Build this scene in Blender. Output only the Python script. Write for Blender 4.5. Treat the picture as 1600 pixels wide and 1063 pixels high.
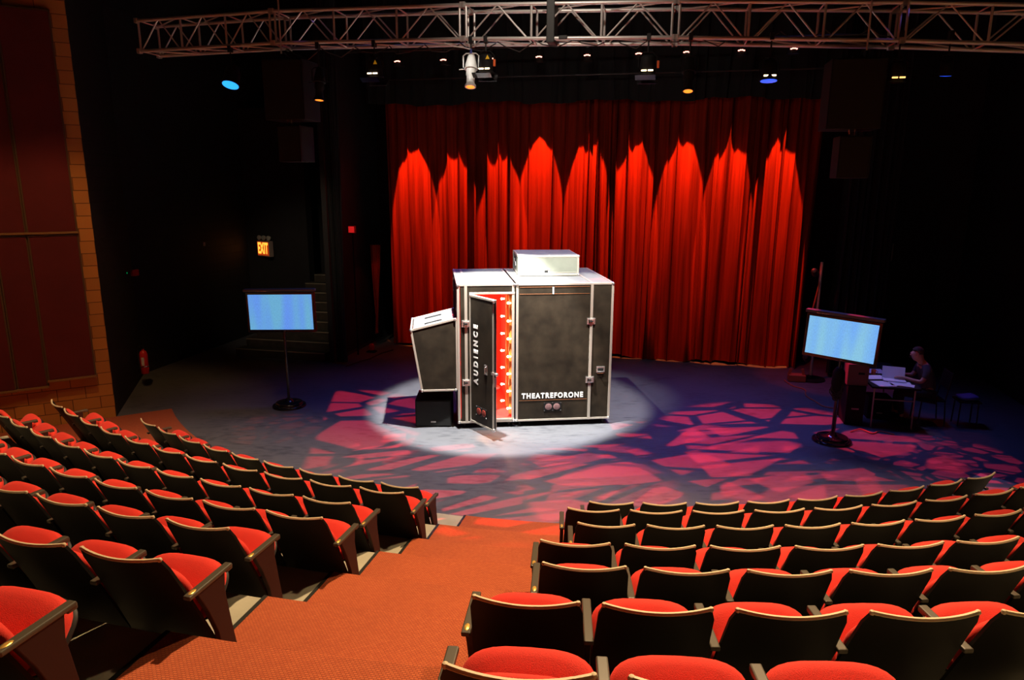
import bpy, bmesh, math, random
from mathutils import Vector, Matrix, Euler
PI = math.pi
for o in list(bpy.data.objects):
    bpy.data.objects.remove(o)
S = bpy.context.scene
COL = S.collection

# ------------------------------------------------------------------ frames
CX, CY = 1.5705, 17.1887          # centre of the curved seating rows
ROT = -0.2116                     # the house axis is turned against the camera
E1 = Vector((math.cos(ROT), math.sin(ROT), 0)); E2 = Vector((-math.sin(ROT), math.cos(ROT), 0))
def hw(X, Y, z=0.0):
    return Vector((CX, CY, z)) + E1 * X + E2 * Y
def pol(r, a, z=0.0):             # a grows to the left of the camera direction
    return Vector((CX - r * math.sin(a), CY - r * math.cos(a), z))

# ------------------------------------------------------------------ camera
cam = bpy.data.cameras.new('camera'); cam_o = bpy.data.objects.new('camera', cam); COL.objects.link(cam_o)
cam.sensor_width = 36; cam.lens = 1100 / 1600 * 36; cam.clip_start = .05; cam.clip_end = 200
cam_o.matrix_world = (Matrix.Translation((0, 0, 4.1725)) @ Matrix.Rotation(math.radians(90 - 12.7065), 4, 'X')
                      @ Matrix.Rotation(math.radians(0.27), 4, 'Z'))
S.camera = cam_o
S.view_settings.view_transform = 'Standard'; S.view_settings.look = 'None'
S.view_settings.gamma = 1; S.view_settings.use_curve_mapping = False
S.view_settings.exposure = 0.0

# ------------------------------------------------------------------ world
w = bpy.data.worlds.new('world'); S.world = w; w.use_nodes = True
w.node_tree.nodes['Background'].inputs[0].default_value = (.30, .32, .5, 1)
w.node_tree.nodes['Background'].inputs[1].default_value = .0015

# ------------------------------------------------------------------ lights
def aim(o, p, t):
    o.location = p
    o.rotation_euler = (Vector(t) - Vector(p)).to_track_quat('-Z', 'Y').to_euler()
def spot(name, p, t, half, energy, color, blend=.3, radius=.04):
    l = bpy.data.lights.new(name, 'SPOT'); l.energy = energy; l.color = color
    l.spot_size = math.radians(2 * half); l.spot_blend = blend; l.shadow_soft_size = radius
    o = bpy.data.objects.new(name, l); COL.objects.link(o); aim(o, p, t)
    return o
def area(name, p, t, sx, sy, energy, color):
    l = bpy.data.lights.new(name, 'AREA'); l.shape = 'RECTANGLE'; l.size = sx; l.size_y = sy
    l.energy = energy; l.color = color
    o = bpy.data.objects.new(name, l); COL.objects.link(o); aim(o, p, t)
    return o
def gobo(o, scale, width, seed, stretch=1.0, rot=0.0, falloff=None):
    """break-up pattern plate inside the lantern"""
    l = o.data; l.use_nodes = True; nt = l.node_tree; N = nt.nodes; L = nt.links
    em = N['Emission']
    tc = N.new('ShaderNodeTexCoord'); sp = N.new('ShaderNodeSeparateXYZ'); L.new(tc.outputs['Normal'], sp.inputs[0])
    dx = N.new('ShaderNodeMath'); dx.operation = 'DIVIDE'; L.new(sp.outputs[0], dx.inputs[0]); L.new(sp.outputs[2], dx.inputs[1])
    dy = N.new('ShaderNodeMath'); dy.operation = 'DIVIDE'; L.new(sp.outputs[1], dy.inputs[0]); L.new(sp.outputs[2], dy.inputs[1])
    cb = N.new('ShaderNodeCombineXYZ'); L.new(dx.outputs[0], cb.inputs[0]); L.new(dy.outputs[0], cb.inputs[1])
    cb.inputs[2].default_value = seed
    mp = N.new('ShaderNodeMapping'); L.new(cb.outputs[0], mp.inputs[0])
    mp.inputs['Rotation'].default_value = (0, 0, rot); mp.inputs['Scale'].default_value = (1, stretch, 1)
    vo = N.new('ShaderNodeTexVoronoi'); vo.feature = 'DISTANCE_TO_EDGE'; vo.inputs['Scale'].default_value = scale
    L.new(mp.outputs[0], vo.inputs['Vector'])
    no = N.new('ShaderNodeTexNoise'); no.inputs['Scale'].default_value = scale * .45; L.new(mp.outputs[0], no.inputs['Vector'])
    ml = N.new('ShaderNodeMath'); ml.operation = 'MULTIPLY_ADD'; L.new(no.outputs[0], ml.inputs[0])
    ml.inputs[1].default_value = -width * 2.4; ml.inputs[2].default_value = width * .25
    ad = N.new('ShaderNodeMath'); ad.operation = 'ADD'; L.new(vo.outputs['Distance'], ad.inputs[0]); L.new(ml.outputs[0], ad.inputs[1])
    mr = N.new('ShaderNodeMapRange'); L.new(ad.outputs[0], mr.inputs[0])
    mr.inputs[1].default_value = 0; mr.inputs[2].default_value = .03
    mp2 = N.new('ShaderNodeMapping'); L.new(cb.outputs[0], mp2.inputs[0])
    mp2.inputs['Rotation'].default_value = (0, 0, rot + .9); mp2.inputs['Scale'].default_value = (1, stretch * 1.3, 1); mp2.inputs['Location'].default_value = (3.3, 1.7, 0)
    vo2 = N.new('ShaderNodeTexVoronoi'); vo2.feature = 'DISTANCE_TO_EDGE'; vo2.inputs['Scale'].default_value = scale * .8
    L.new(mp2.outputs[0], vo2.inputs['Vector'])
    mr2 = N.new('ShaderNodeMapRange'); L.new(vo2.outputs['Distance'], mr2.inputs[0]); mr2.inputs[1].default_value = width * .35; mr2.inputs[2].default_value = width * .35 + .03
    mu = N.new('ShaderNodeMath'); mu.operation = 'MULTIPLY'; L.new(mr.outputs[0], mu.inputs[0]); L.new(mr2.outputs[0], mu.inputs[1])
    L.new(mu.outputs[0], em.inputs['Strength'])
    return o

TRY = -7.0                                    # truss line, house frame
WARM = (1, .68, .36)
# hard white light on the booth, from two lanterns on the truss
spot('booth_special', hw(-.65, -6.8, 5.40), (-.25, 12.5, 0), 24.5, 5200, (1, .97, .92), .28, .05)
spot('booth_second_special', hw(1.74, -6.8, 5.45), (.55, 12.9, 0), 21, 2200, (1, .96, .90), .35, .05)
spot('booth_roof_fill', hw(-.9, -5.5, 7.2), (.45, 12.9, 2.5), 17.5, 900, (1, .97, .92), .4, .05)  # third spot, added from out of view to fill the roof
# house light over the seats
spot('house_light_left', (1.3, 6.3, 8.6), (-1.4, 4.9, 1), 44, 3300, WARM, .5, .10)
spot('house_light_right', (4.6, 7.0, 8.2), (3.8, 4.6, 1), 42, 1500, WARM, .5, .12)
spot('wall_light', (-5.0, 8.4, 8.6), (-7.6, 11.2, .3), 24, 520, (1, .52, .18), .5, .06)
# unseen spot added to brighten the truss
spot('truss_fill', hw(.5, TRY - 2.6, 7.4), hw(.5, TRY, 6.3), 38, 220, (1, .86, .72), 1.0, .1)
spot('steps_fill', hw(-4.6, -7.6, 5.8), hw(-6.8, -.8, 1.7), 18, 300, (1, .80, .55), .8, .1)  # unseen spot added to lift the steps and exit sign
spot('house_fill_far_left', (-3.2, 7.8, 8.5), (-4.8, 8.2, .8), 30, 1100, WARM, .8, .1)  # extra fill added to brighten the far-left seats
# blue wash on the stage
area('blue_wash', (1.6, 13.6, 8.2), (1.6, 11.4, 0), 9, 1.5, 105, (.15, .20, 1)).data.spread = math.radians(70)
# red light on the curtain, one lantern to each scallop
CUR_Y = -.35
FIX = [-3.72, -2.69, -1.67, -.64, .35, 1.38, 2.31, 3.34, 4.30]
SCA = [-4.01, -2.93, -1.82, -.87, .25, 1.30, 2.37, 3.40, 4.44]
PEAK = [5.09, 5.0, 4.99, 5.2, 5.18, 5.08, 5.05, 4.99, 4.98]
for i, (a, b) in enumerate(zip(FIX, SCA)):
    ztop = PEAK[i] - .04; d0 = .85; zl = 6.72; hf = 10.2
    dep = math.atan((zl - ztop) / d0) + math.radians(hf)
    spot('curtain_light', hw(b, CUR_Y - d0, zl), hw(b, CUR_Y - d0 + math.cos(dep), zl - math.sin(dep)), hf, 3200, (1, .15, .022), .12, .02)
# red break-up patterns on the floor
RED = (1, .028, .045)
gobo(spot('gobo_light', hw(-5.2, -1.6, 6.6), (-3.0, 12.0, 0), 12, 3000, RED, .2, .01), 4.2, .055, 1.3, 2.0, .5)
gobo(spot('gobo_light', hw(-5.6, -5.6, 6.6), (-4.1, 11.5, 0), 7, 500, (1, .09, .02), .3, .01), 12, .09, 4.3, 1.5, 1.2)
gobo(spot('gobo_light', (-1.6, 13.2, 6.6), (-.4, 9.8, 0), 19, 4600, RED, .2, .01), 4.8, .10, 2.1, 3.2, .25)
gobo(spot('gobo_light', (1.6, 13.4, 6.6), (2.6, 9.5, 0), 19, 4800, (1, .028, .035), .2, .01), 4.4, .10, 7.7, 3.0, -.25)
gobo(spot('gobo_light', (3.6, 14.6, 6.6), (4.5, 10.9, 0), 17, 4600, RED, .2, .01), 4.2, .09, 5.2, 1.9, .9)
gobo(spot('gobo_light', hw(6.6, -3.2, 6.6), (6.75, 10.15, 0), 10, 1400, (1, .03, .09), .3, .01), 15, .10, 3.4, 1.5, -.3)

# ------------------------------------------------------------------ materials
def mat(name, col, rough=.6, metal=0.0, emit=None, es=0.0, bump=None, spec=.5, var=None, sheen=0.0):
    m = bpy.data.materials.new(name); m.use_nodes = True; nt = m.node_tree; b = nt.nodes['Principled BSDF']
    b.inputs['Base Color'].default_value = (*col, 1); b.inputs['Roughness'].default_value = rough
    b.inputs['Metallic'].default_value = metal; b.inputs['Specular IOR Level'].default_value = spec
    if sheen:
        b.inputs['Sheen Weight'].default_value = sheen
        b.inputs['Sheen Tint'].default_value = (*[min(1, c + .2) for c in col], 1)
    if emit:
        b.inputs['Emission Color'].default_value = (*emit, 1); b.inputs['Emission Strength'].default_value = es
    tc = nt.nodes.new('ShaderNodeTexCoord')
    if var:                                    # (scale, amount)
        n = nt.nodes.new('ShaderNodeTexNoise'); n.inputs['Scale'].default_value = var[0]; n.inputs['Detail'].default_value = 6
        nt.links.new(tc.outputs['Object'], n.inputs['Vector'])
        r = nt.nodes.new('ShaderNodeMapRange'); r.inputs[1].default_value = .3; r.inputs[2].default_value = .7
        r.inputs[3].default_value = 1 - var[1]; r.inputs[4].default_value = 1 + var[1]
        nt.links.new(n.outputs[0], r.inputs[0])
        v = nt.nodes.new('ShaderNodeVectorMath'); v.operation = 'SCALE'; v.inputs[0].default_value = col
        nt.links.new(r.outputs[0], v.inputs['Scale']); nt.links.new(v.outputs[0], b.inputs['Base Color'])
    if bump:                                   # (scale, strength)
        n = nt.nodes.new('ShaderNodeTexNoise'); n.inputs['Scale'].default_value = bump[0]; n.inputs['Detail'].default_value = 4
        nt.links.new(tc.outputs['Object'], n.inputs['Vector'])
        bp = nt.nodes.new('ShaderNodeBump'); bp.inputs['Strength'].default_value = bump[1]; bp.inputs['Distance'].default_value = .01
        nt.links.new(n.outputs[0], bp.inputs['Height']); nt.links.new(bp.outputs[0], b.inputs['Normal'])
    return m
M = {}
M['shell'] = mat('black_plywood', (.007, .0063, .0055), .55, bump=(9, .06), spec=.15)
M['edge'] = mat('tan_plywood_edge', (.66, .52, .34), .5)
M['fabric'] = mat('red_upholstery', (.74, .032, .018), .85, bump=(260, .25), sheen=.35, var=(5, .06))
M['pan'] = mat('black_seat_pan', (.014, .012, .012), .6)
M['arm'] = mat('dark_armrest', (.075, .062, .045), .38)
M['standard'] = mat('maroon_enamel', (.022, .005, .005), .55)
M['brass'] = mat('brass_plate', (.85, .52, .12), .35, .6)
M['steel_dark'] = mat('dark_steel', (.03, .03, .03), .4, .6)
M['concrete'] = mat('painted_concrete', (.44, .41, .32), .75, var=(3.5, .12), bump=(60, .08))
M['rubber'] = mat('black_rubber', (.012, .012, .010), .6)
M['alu'] = mat('aluminium_extrusion', (.55, .49, .41), .42, .55)
M['truss'] = mat('truss_aluminium', (.62, .59, .56), .38, .45)
M['laminate'] = mat('scuffed_black_laminate', (.021, .015, .009), .55, spec=.2, var=(4, .45), bump=(40, .05))
M['laminate_top'] = mat('pale_lit_top_laminate', (.19, .195, .18), .55, var=(6, .08))  # booth tops coloured paler to look strongly lit; case lid is pale grey
M['chrome'] = mat('zinc_hardware', (.75, .72, .68), .25, .9, bump=(60, .3))
M['white_paint'] = mat('white_stencil_paint', (.85, .83, .78), .6)
M['scribe'] = mat('orange_scribe_line', (.24, .085, .03), .6)
M['black_matte'] = mat('black_matte', (.005, .005, .005), .75, spec=.3)
M['black_gloss'] = mat('black_gloss', (.012, .012, .014), .12, spec=.7)
M['black_grille'] = mat('black_speaker_grille', (.004, .004, .004), .8, bump=(300, .5))
M['padded_red'] = mat('red_padded_lining', (.62, .03, .02), .8, bump=(28, .5), sheen=.3)
M['orange_wood'] = mat('varnished_wood', (.75, .28, .06), .4)
M['bulb'] = mat('lit_bulb', (1, .9, .7), .4, emit=(1, .80, .48), es=10)
M['wall_black'] = mat('black_painted_wall', (.012, .011, .012), .75, var=(2, .3), bump=(20, .15))
M['drape'] = mat('black_drape', (.006, .006, .006), .95, bump=(180, .2))
M['wood_step'] = mat('worn_black_step', (.05, .042, .033), .5, var=(6, .4))
M['step_edge'] = mat('pale_step_nosing', (.30, .26, .19), .4)  # nosing strip paler than the step
M['white_fixture'] = mat('white_enamel', (.80, .80, .76), .4)
M['glass_orange'] = mat('amber_lens', (.9, .3, .05), .2, emit=(1, .22, .02), es=2.0)
M['glass_blue'] = mat('blue_lens', (.05, .2, .9), .2, emit=(.02, .10, 1), es=1.3)
M['glass_cyan'] = mat('cyan_lens', (.05, .4, .9), .2, emit=(.02, .30, 1), es=1.8)
M['glow_white'] = mat('hot_vent', (1, .8, .6), .4, emit=(1, .72, .42), es=5)
M['glow_red'] = mat('red_vent', (1, .3, .2), .4, emit=(1, .13, .05), es=4)
M['glow_pink'] = mat('pink_vent', (1, .5, .4), .4, emit=(1, .36, .26), es=4)
M['glow_yellow'] = mat('yellow_vent', (1, .7, .3), .4, emit=(1, .55, .16), es=2)
M['yellow_sticker'] = mat('yellow_sticker', (.8, .5, .02), .5, emit=(1, .55, .02), es=.12)  # sticker given a faint glow of its own to look lit
M['orange_tag'] = mat('orange_plug', (.8, .15, .03), .5)
M['red_paint'] = mat('red_enamel', (.65, .02, .015), .35)
M['paper'] = mat('white_paper', (.80, .79, .84), .8)
M['skin'] = mat('skin', (.62, .33, .24), .55, var=(9, .08))
M['hair'] = mat('dark_hair', (.07, .04, .025), .6, bump=(120, .5))
M['shirt'] = mat('charcoal_tshirt', (.075, .078, .085), .9, bump=(40, .3))
M['jeans'] = mat('dark_trousers', (.02, .022, .03), .9)
M['cable'] = mat('orange_cable', (.45, .12, .05), .6)
M['cable_black'] = mat('black_cable', (.02, .02, .02), .5)
M['grey_plastic'] = mat('grey_plastic', (.40, .38, .38), .45)
M['panel'] = mat('maroon_acoustic_fabric', (.13, .014, .016), .95, bump=(220, .3), var=(2, .12))
M['panel_frame'] = mat('dark_wood_frame', (.10, .055, .025), .5)
M['ledge'] = mat('oak_ledge', (.26, .13, .045), .5)
M['sign_box'] = mat('exit_sign_housing', (.34, .26, .22), .5)
M['sign_face'] = mat('exit_sign_face', (.5, .08, .02), .5, emit=(1, .10, .01), es=.35)
M['sign_letter'] = mat('lit_exit_letters', (1, .5, .1), .5, emit=(1, .33, .035), es=2.2)
M['sign_dim'] = mat('dim_exit_letters', (.3, .02, .01), .5, emit=(1, .03, .01), es=.05)
M['lamp_glass'] = mat('frosted_lamp_glass', (.55, .52, .45), .2)
M['green_led'] = mat('green_led', (0, 1, .2), .4, emit=(.0, 1, .25), es=.25)
M['red_led'] = mat('red_led', (1, .1, .1), .4, emit=(1, .03, .05), es=2)
M['blue_matte'] = mat('matte_blue', (.06, .08, .35), .8)
M['wood_chair'] = mat('dark_chair_frame', (.03, .03, .035), .4, .3)

def nodes_of(m): return m.node_tree.nodes, m.node_tree.links, m.node_tree.nodes['Principled BSDF']
# carpet: woven loops in rows
def carpet_mat():
    m = mat('orange_red_carpet', (.55, .1, .02), .95, sheen=.2); N, L, b = nodes_of(m)
    tc = N.new('ShaderNodeTexCoord'); mp = N.new('ShaderNodeMapping'); mp.inputs['Rotation'].default_value = (0, 0, .16)
    L.new(tc.outputs['Object'], mp.inputs[0])
    br = N.new('ShaderNodeTexBrick'); L.new(mp.outputs[0], br.inputs[0])
    br.inputs['Scale'].default_value = 1; br.inputs['Brick Width'].default_value = .022; br.inputs['Row Height'].default_value = .013
    br.inputs['Mortar Size'].default_value = .0030; br.inputs['Mortar Smooth'].default_value = 1
    br.inputs['Color1'].default_value = (.56, .125, .040, 1); br.inputs['Color2'].default_value = (.48, .095, .030, 1)
    br.inputs['Mortar'].default_value = (.26, .045, .015, 1)
    n = N.new('ShaderNodeTexNoise'); n.inputs['Scale'].default_value = 1.6; n.inputs['Detail'].default_value = 5
    L.new(tc.outputs['Object'], n.inputs['Vector'])
    r = N.new('ShaderNodeMapRange'); r.inputs[3].default_value = .82; r.inputs[4].default_value = 1.15; L.new(n.outputs[0], r.inputs[0])
    v = N.new('ShaderNodeVectorMath'); v.operation = 'SCALE'; L.new(br.outputs[0], v.inputs[0]); L.new(r.outputs[0], v.inputs['Scale'])
    L.new(v.outputs[0], b.inputs['Base Color'])
    bp = N.new('ShaderNodeBump'); bp.inputs['Strength'].default_value = .5; bp.inputs['Distance'].default_value = .006; bp.invert = True
    L.new(br.outputs['Fac'], bp.inputs['Height']); L.new(bp.outputs[0], b.inputs['Normal'])
    return m
M['carpet'] = carpet_mat()
def stage_mat():
    m = mat('scuffed_stage_floor', (.05, .05, .06), .5); N, L, b = nodes_of(m)
    tc = N.new('ShaderNodeTexCoord')
    n1 = N.new('ShaderNodeTexNoise'); n1.inputs['Scale'].default_value = .9; n1.inputs['Detail'].default_value = 10; n1.inputs['Roughness'].default_value = .7
    mp = N.new('ShaderNodeMapping'); mp.inputs['Scale'].default_value = (1, 3.5, 1); mp.inputs['Rotation'].default_value = (0, 0, .5)
    n2 = N.new('ShaderNodeTexNoise'); n2.inputs['Scale'].default_value = 5; n2.inputs['Detail'].default_value = 8
    L.new(tc.outputs['Object'], n1.inputs['Vector']); L.new(tc.outputs['Object'], mp.inputs[0]); L.new(mp.outputs[0], n2.inputs['Vector'])
    ad = N.new('ShaderNodeMath'); ad.operation = 'ADD'; L.new(n1.outputs[0], ad.inputs[0]); L.new(n2.outputs[0], ad.inputs[1])
    cr = N.new('ShaderNodeValToRGB'); L.new(ad.outputs[0], cr.inputs[0])
    cr.color_ramp.elements[0].position = .75; cr.color_ramp.elements[0].color = (.060, .063, .074, 1)
    cr.color_ramp.elements[1].position = 1.0; cr.color_ramp.elements[1].color = (.118, .122, .136, 1)
    cr.color_ramp.elements.new(.0)
    e = cr.color_ramp.elements
    e[0].position = 0.0; e[0].color = (.05, .052, .062, 1)
    L.new(cr.outputs[0], b.inputs['Base Color'])
    r = N.new('ShaderNodeMapRange'); r.inputs[3].default_value = .42; r.inputs[4].default_value = .62
    L.new(n2.outputs[0], r.inputs[0]); L.new(r.outputs[0], b.inputs['Roughness'])
    return m
M['stage'] = stage_mat()
def block_mat(name, c1, c2, mortar, bw=.42, rh=.21):
    m = mat(name, c1, .7); N, L, b = nodes_of(m)
    tc = N.new('ShaderNodeTexCoord'); mp = N.new('ShaderNodeMapping'); mp.inputs['Rotation'].default_value = (PI / 2, 0, 0)
    L.new(tc.outputs['Object'], mp.inputs[0])
    br = N.new('ShaderNodeTexBrick'); L.new(mp.outputs[0], br.inputs[0]); br.inputs['Scale'].default_value = 1
    br.inputs['Brick Width'].default_value = bw; br.inputs['Row Height'].default_value = rh
    br.inputs['Mortar Size'].default_value = .007; br.inputs['Mortar Smooth'].default_value = .3
    br.inputs['Color1'].default_value = (*c1, 1); br.inputs['Color2'].default_value = (*c2, 1); br.inputs['Mortar'].default_value = (*mortar, 1)
    L.new(br.outputs[0], b.inputs['Base Color'])
    bp = N.new('ShaderNodeBump'); bp.inputs['Strength'].default_value = .7; bp.inputs['Distance'].default_value = .01; bp.invert = True
    L.new(br.outputs['Fac'], bp.inputs['Height']); L.new(bp.outputs[0], b.inputs['Normal'])
    return m
M['block'] = block_mat('tan_painted_block', (.60, .25, .055), (.50, .20, .045), (.16, .06, .015))
M['block_black'] = block_mat('black_painted_block', (.016, .015, .016), (.012, .012, .013), (.005, .005, .005))
def screen_mat(name, a, b_, seed):
    m = mat(name, (.02, .02, .02), .25); N, L, b = nodes_of(m)
    tc = N.new('ShaderNodeTexCoord')
    mp = N.new('ShaderNodeMapping'); mp.inputs['Location'].default_value = (seed, 0, 0); mp.inputs['Scale'].default_value = (3.2, .8, .5)
    L.new(tc.outputs['Object'], mp.inputs[0])
    n = N.new('ShaderNodeTexNoise'); n.inputs['Scale'].default_value = 1.1; n.inputs['Detail'].default_value = 1; L.new(mp.outputs[0], n.inputs['Vector'])
    mp2 = N.new('ShaderNodeMapping'); mp2.inputs['Scale'].default_value = (95, 1, 30); L.new(tc.outputs['Object'], mp2.inputs[0])
    n2 = N.new('ShaderNodeTexNoise'); n2.inputs['Scale'].default_value = 1; L.new(mp2.outputs[0], n2.inputs['Vector'])
    cr = N.new('ShaderNodeValToRGB'); L.new(n.outputs[0], cr.inputs[0])
    cr.color_ramp.elements[0].position = .38; cr.color_ramp.elements[0].color = (*a, 1)
    cr.color_ramp.elements[1].position = .62; cr.color_ramp.elements[1].color = (*b_, 1)
    r = N.new('ShaderNodeMapRange'); r.inputs[3].default_value = .72; r.inputs[4].default_value = 1.22; L.new(n2.outputs[0], r.inputs[0])
    L.new(cr.outputs[0], b.inputs['Emission Color']); L.new(r.outputs[0], b.inputs['Emission Strength'])
    return m
M['screen_left'] = screen_mat('lit_blue_screen', (.12, .30, .85), (.14, .42, .66), 1.7)
M['screen_right'] = screen_mat('lit_pale_blue_screen', (.17, .44, .92), (.24, .56, .78), 4.2)
def velvet_mat():
    m = mat('red_velvet', (.20, .012, .006), .85, spec=.1); N, L, b = nodes_of(m)
    b.inputs['Sheen Tint'].default_value = (1, .25, .1, 1); b.inputs['Sheen Roughness'].default_value = .35
    tc = N.new('ShaderNodeTexCoord'); mp = N.new('ShaderNodeMapping'); mp.inputs['Scale'].default_value = (14, 14, .5)
    L.new(tc.outputs['Object'], mp.inputs[0])
    n = N.new('ShaderNodeTexNoise'); n.inputs['Scale'].default_value = 1; n.inputs['Detail'].default_value = 6; L.new(mp.outputs[0], n.inputs['Vector'])
    r = N.new('ShaderNodeMapRange'); r.inputs[1].default_value = .25; r.inputs[2].default_value = .75; r.inputs[3].default_value = .5; r.inputs[4].default_value = 1.5; L.new(n.outputs[0], r.inputs[0])
    v = N.new('ShaderNodeVectorMath'); v.operation = 'SCALE'; v.inputs[0].default_value = (.20, .014, .005)
    L.new(r.outputs[0], v.inputs['Scale']); L.new(v.outputs[0], b.inputs['Base Color'])
    return m
M['velvet'] = velvet_mat()

# ------------------------------------------------------------------ mesh helpers
class MB:
    def __init__(self): self.v = []; self.f = []
    def add(self, vs, fs):
        k = len(self.v); self.v += [Vector(p) for p in vs]; self.f += [tuple(i + k for i in f) for f in fs]; return self
    def box(self, c, s, rot=None, taper=1.0):
        x, y, z = (q / 2 for q in s); R = (rot if isinstance(rot, Matrix) else Euler(rot).to_matrix()) if rot is not None else Matrix.Identity(3)
        vs = []
        for sz in (-1, 1):
            t = taper if sz > 0 else 1
            for sx, sy in ((-1, -1), (1, -1), (1, 1), (-1, 1)): vs.append(Vector(c) + R @ Vector((sx * x * t, sy * y * t, sz * z)))
        return self.add(vs, [(3, 2, 1, 0), (4, 5, 6, 7), (0, 1, 5, 4), (1, 2, 6, 5), (2, 3, 7, 6), (3, 0, 4, 7)])
    def bar(self, a, b, w, h):
        a, b = Vector(a), Vector(b); d = b - a; q = d.to_track_quat('Z', 'Y').to_matrix()
        return self.box((a + b) / 2, (w, h, d.length), q)
    def cone(self, a, b, r0, r1=None, seg=14):
        a, b = Vector(a), Vector(b); r1 = r0 if r1 is None else r1
        q = (b - a).to_track_quat('Z', 'Y').to_matrix(); vs = []
        for p, r in ((a, r0), (b, r1)):
            for i in range(seg):
                t = 2 * PI * i / seg; vs.append(p + q @ Vector((r * math.cos(t), r * math.sin(t), 0)))
        fs = [(i, (i + 1) % seg, seg + (i + 1) % seg, seg + i) for i in range(seg)]
        fs += [tuple(range(seg))[::-1], tuple(range(seg, 2 * seg))]
        return self.add(vs, fs)
    def lathe(self, prof, seg=24, origin=(0, 0, 0), R=None):
        R = R or Matrix.Identity(3); vs = []; n = len(prof); o = Vector(origin)
        for r, z in prof:
            for i in range(seg):
                t = 2 * PI * i / seg; vs.append(o + R @ Vector((r * math.cos(t), r * math.sin(t), z)))
        fs = [(j * seg + i, j * seg + (i + 1) % seg, (j + 1) * seg + (i + 1) % seg, (j + 1) * seg + i) for j in range(n - 1) for i in range(seg)]
        if prof[0][0] > 1e-5: fs.append(tuple(range(seg))[::-1])
        if prof[-1][0] > 1e-5: fs.append(tuple(range((n - 1) * seg, n * seg)))
        return self.add(vs, fs)
    def tube(self, pts, r, seg=8):
        pts = [Vector(p) for p in pts]; vs = []; n = len(pts); up = None
        for i, p in enumerate(pts):
            d = (pts[min(i + 1, n - 1)] - pts[max(i - 1, 0)]).normalized()
            if up is None: up = Vector((0, 0, 1)) if abs(d.z) < .9 else Vector((1, 0, 0))
            s = d.cross(up).normalized(); up = s.cross(d).normalized()
            for k in range(seg):
                t = 2 * PI * k / seg; vs.append(p + s * (r * math.cos(t)) + up * (r * math.sin(t)))
        fs = [(j * seg + i, j * seg + (i + 1) % seg, (j + 1) * seg + (i + 1) % seg, (j + 1) * seg + i) for j in range(n - 1) for i in range(seg)]
        fs += [tuple(range(seg))[::-1], tuple(range((n - 1) * seg, n * seg))]
        return self.add(vs, fs)
    def ball(self, c, r, seg=14, sc=(1, 1, 1)):
        c = Vector(c); k = seg // 2; prof = [(math.sin(PI * i / k) * r, -math.cos(PI * i / k) * r) for i in range(k + 1)]
        R = Matrix.Diagonal(sc)
        return self.lathe([(max(a, 1e-4), b) for a, b in prof], seg, c, R)
    def prism(self, poly, y0, y1, axis='y'):
        """poly in (x,z), extruded along y"""
        n = len(poly); vs = [(x, y0, z) for x, z in poly] + [(x, y1, z) for x, z in poly]
        if axis == 'z': vs = [(x, z, y0) for x, z in poly] + [(x, z, y1) for x, z in poly]
        if axis == 'x': vs = [(y0, x, z) for x, z in poly] + [(y1, x, z) for x, z in poly]
        fs = [tuple(range(n)), tuple(range(n, 2 * n))[::-1]] + [((i + 1) % n, i, n + i, n + (i + 1) % n) for i in range(n)]
        return self.add(vs, fs)
    def build(self, name, m, parent=None, bevel=0, smooth=False, loc=None, rotz=None, seg=2):
        me = bpy.data.meshes.new(name); me.from_pydata(self.v, [], self.f)
        bm = bmesh.new(); bm.from_mesh(me)
        bmesh.ops.remove_doubles(bm, verts=bm.verts, dist=1e-6)
        bmesh.ops.recalc_face_normals(bm, faces=bm.faces)
        bm.to_mesh(me); bm.free()
        if isinstance(m, str): m = M[m]
        me.materials.append(m)
        o = bpy.data.objects.new(name, me); COL.objects.link(o)
        if parent: o.parent = parent
        if loc is not None: o.location = loc
        if rotz is not None: o.rotation_euler = (0, 0, rotz)
        if bevel:
            b = o.modifiers.new('bevel', 'BEVEL'); b.width = bevel; b.segments = seg; b.limit_method = 'ANGLE'; b.angle_limit = math.radians(40)
        if smooth:
            for p in me.polygons: p.use_smooth = True
            if not bevel:
                try: me.set_sharp_from_angle(angle=math.radians(42))
                except Exception: pass
        return o
def tag(o, label=None, cat=None, group=None, kind=None):
    if label: o['label'] = label
    if cat: o['category'] = cat
    if group: o['group'] = group
    if kind: o['kind'] = kind
    return o
def thing(name, label, cat, loc=(0, 0, 0), rotz=0, group=None):
    o = bpy.data.objects.new(name, None); COL.objects.link(o); o.empty_display_size = .1
    o.location = loc; o.rotation_euler = (0, 0, rotz); return tag(o, label, cat, group)
def struct(o): o['kind'] = 'structure'; return o
def text_mesh(name, body, size, m, parent, loc, rot, extrude=.002, bold=.0, sx=1.0, spacing=1.0):
    c = bpy.data.curves.new(name, 'FONT'); c.body = body; c.size = size; c.extrude = extrude; c.offset = bold
    c.space_character = spacing; c.align_x = 'CENTER'; c.align_y = 'CENTER'
    t = bpy.data.objects.new('tmp', c); COL.objects.link(t)
    dg = bpy.context.evaluated_depsgraph_get(); me = bpy.data.meshes.new_from_object(t.evaluated_get(dg))
    bpy.data.objects.remove(t)
    me.materials.clear(); me.materials.append(M[m])
    o = bpy.data.objects.new(name, me); COL.objects.link(o); o.parent = parent; o.location = loc; o.rotation_euler = rot; o.scale = (sx, 1, 1)
    return o
def copy_tree(o, parent=None):
    c = o.copy(); COL.objects.link(c); c.parent = parent
    for ch in list(o.children): copy_tree(ch, c)
    return c

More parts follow.
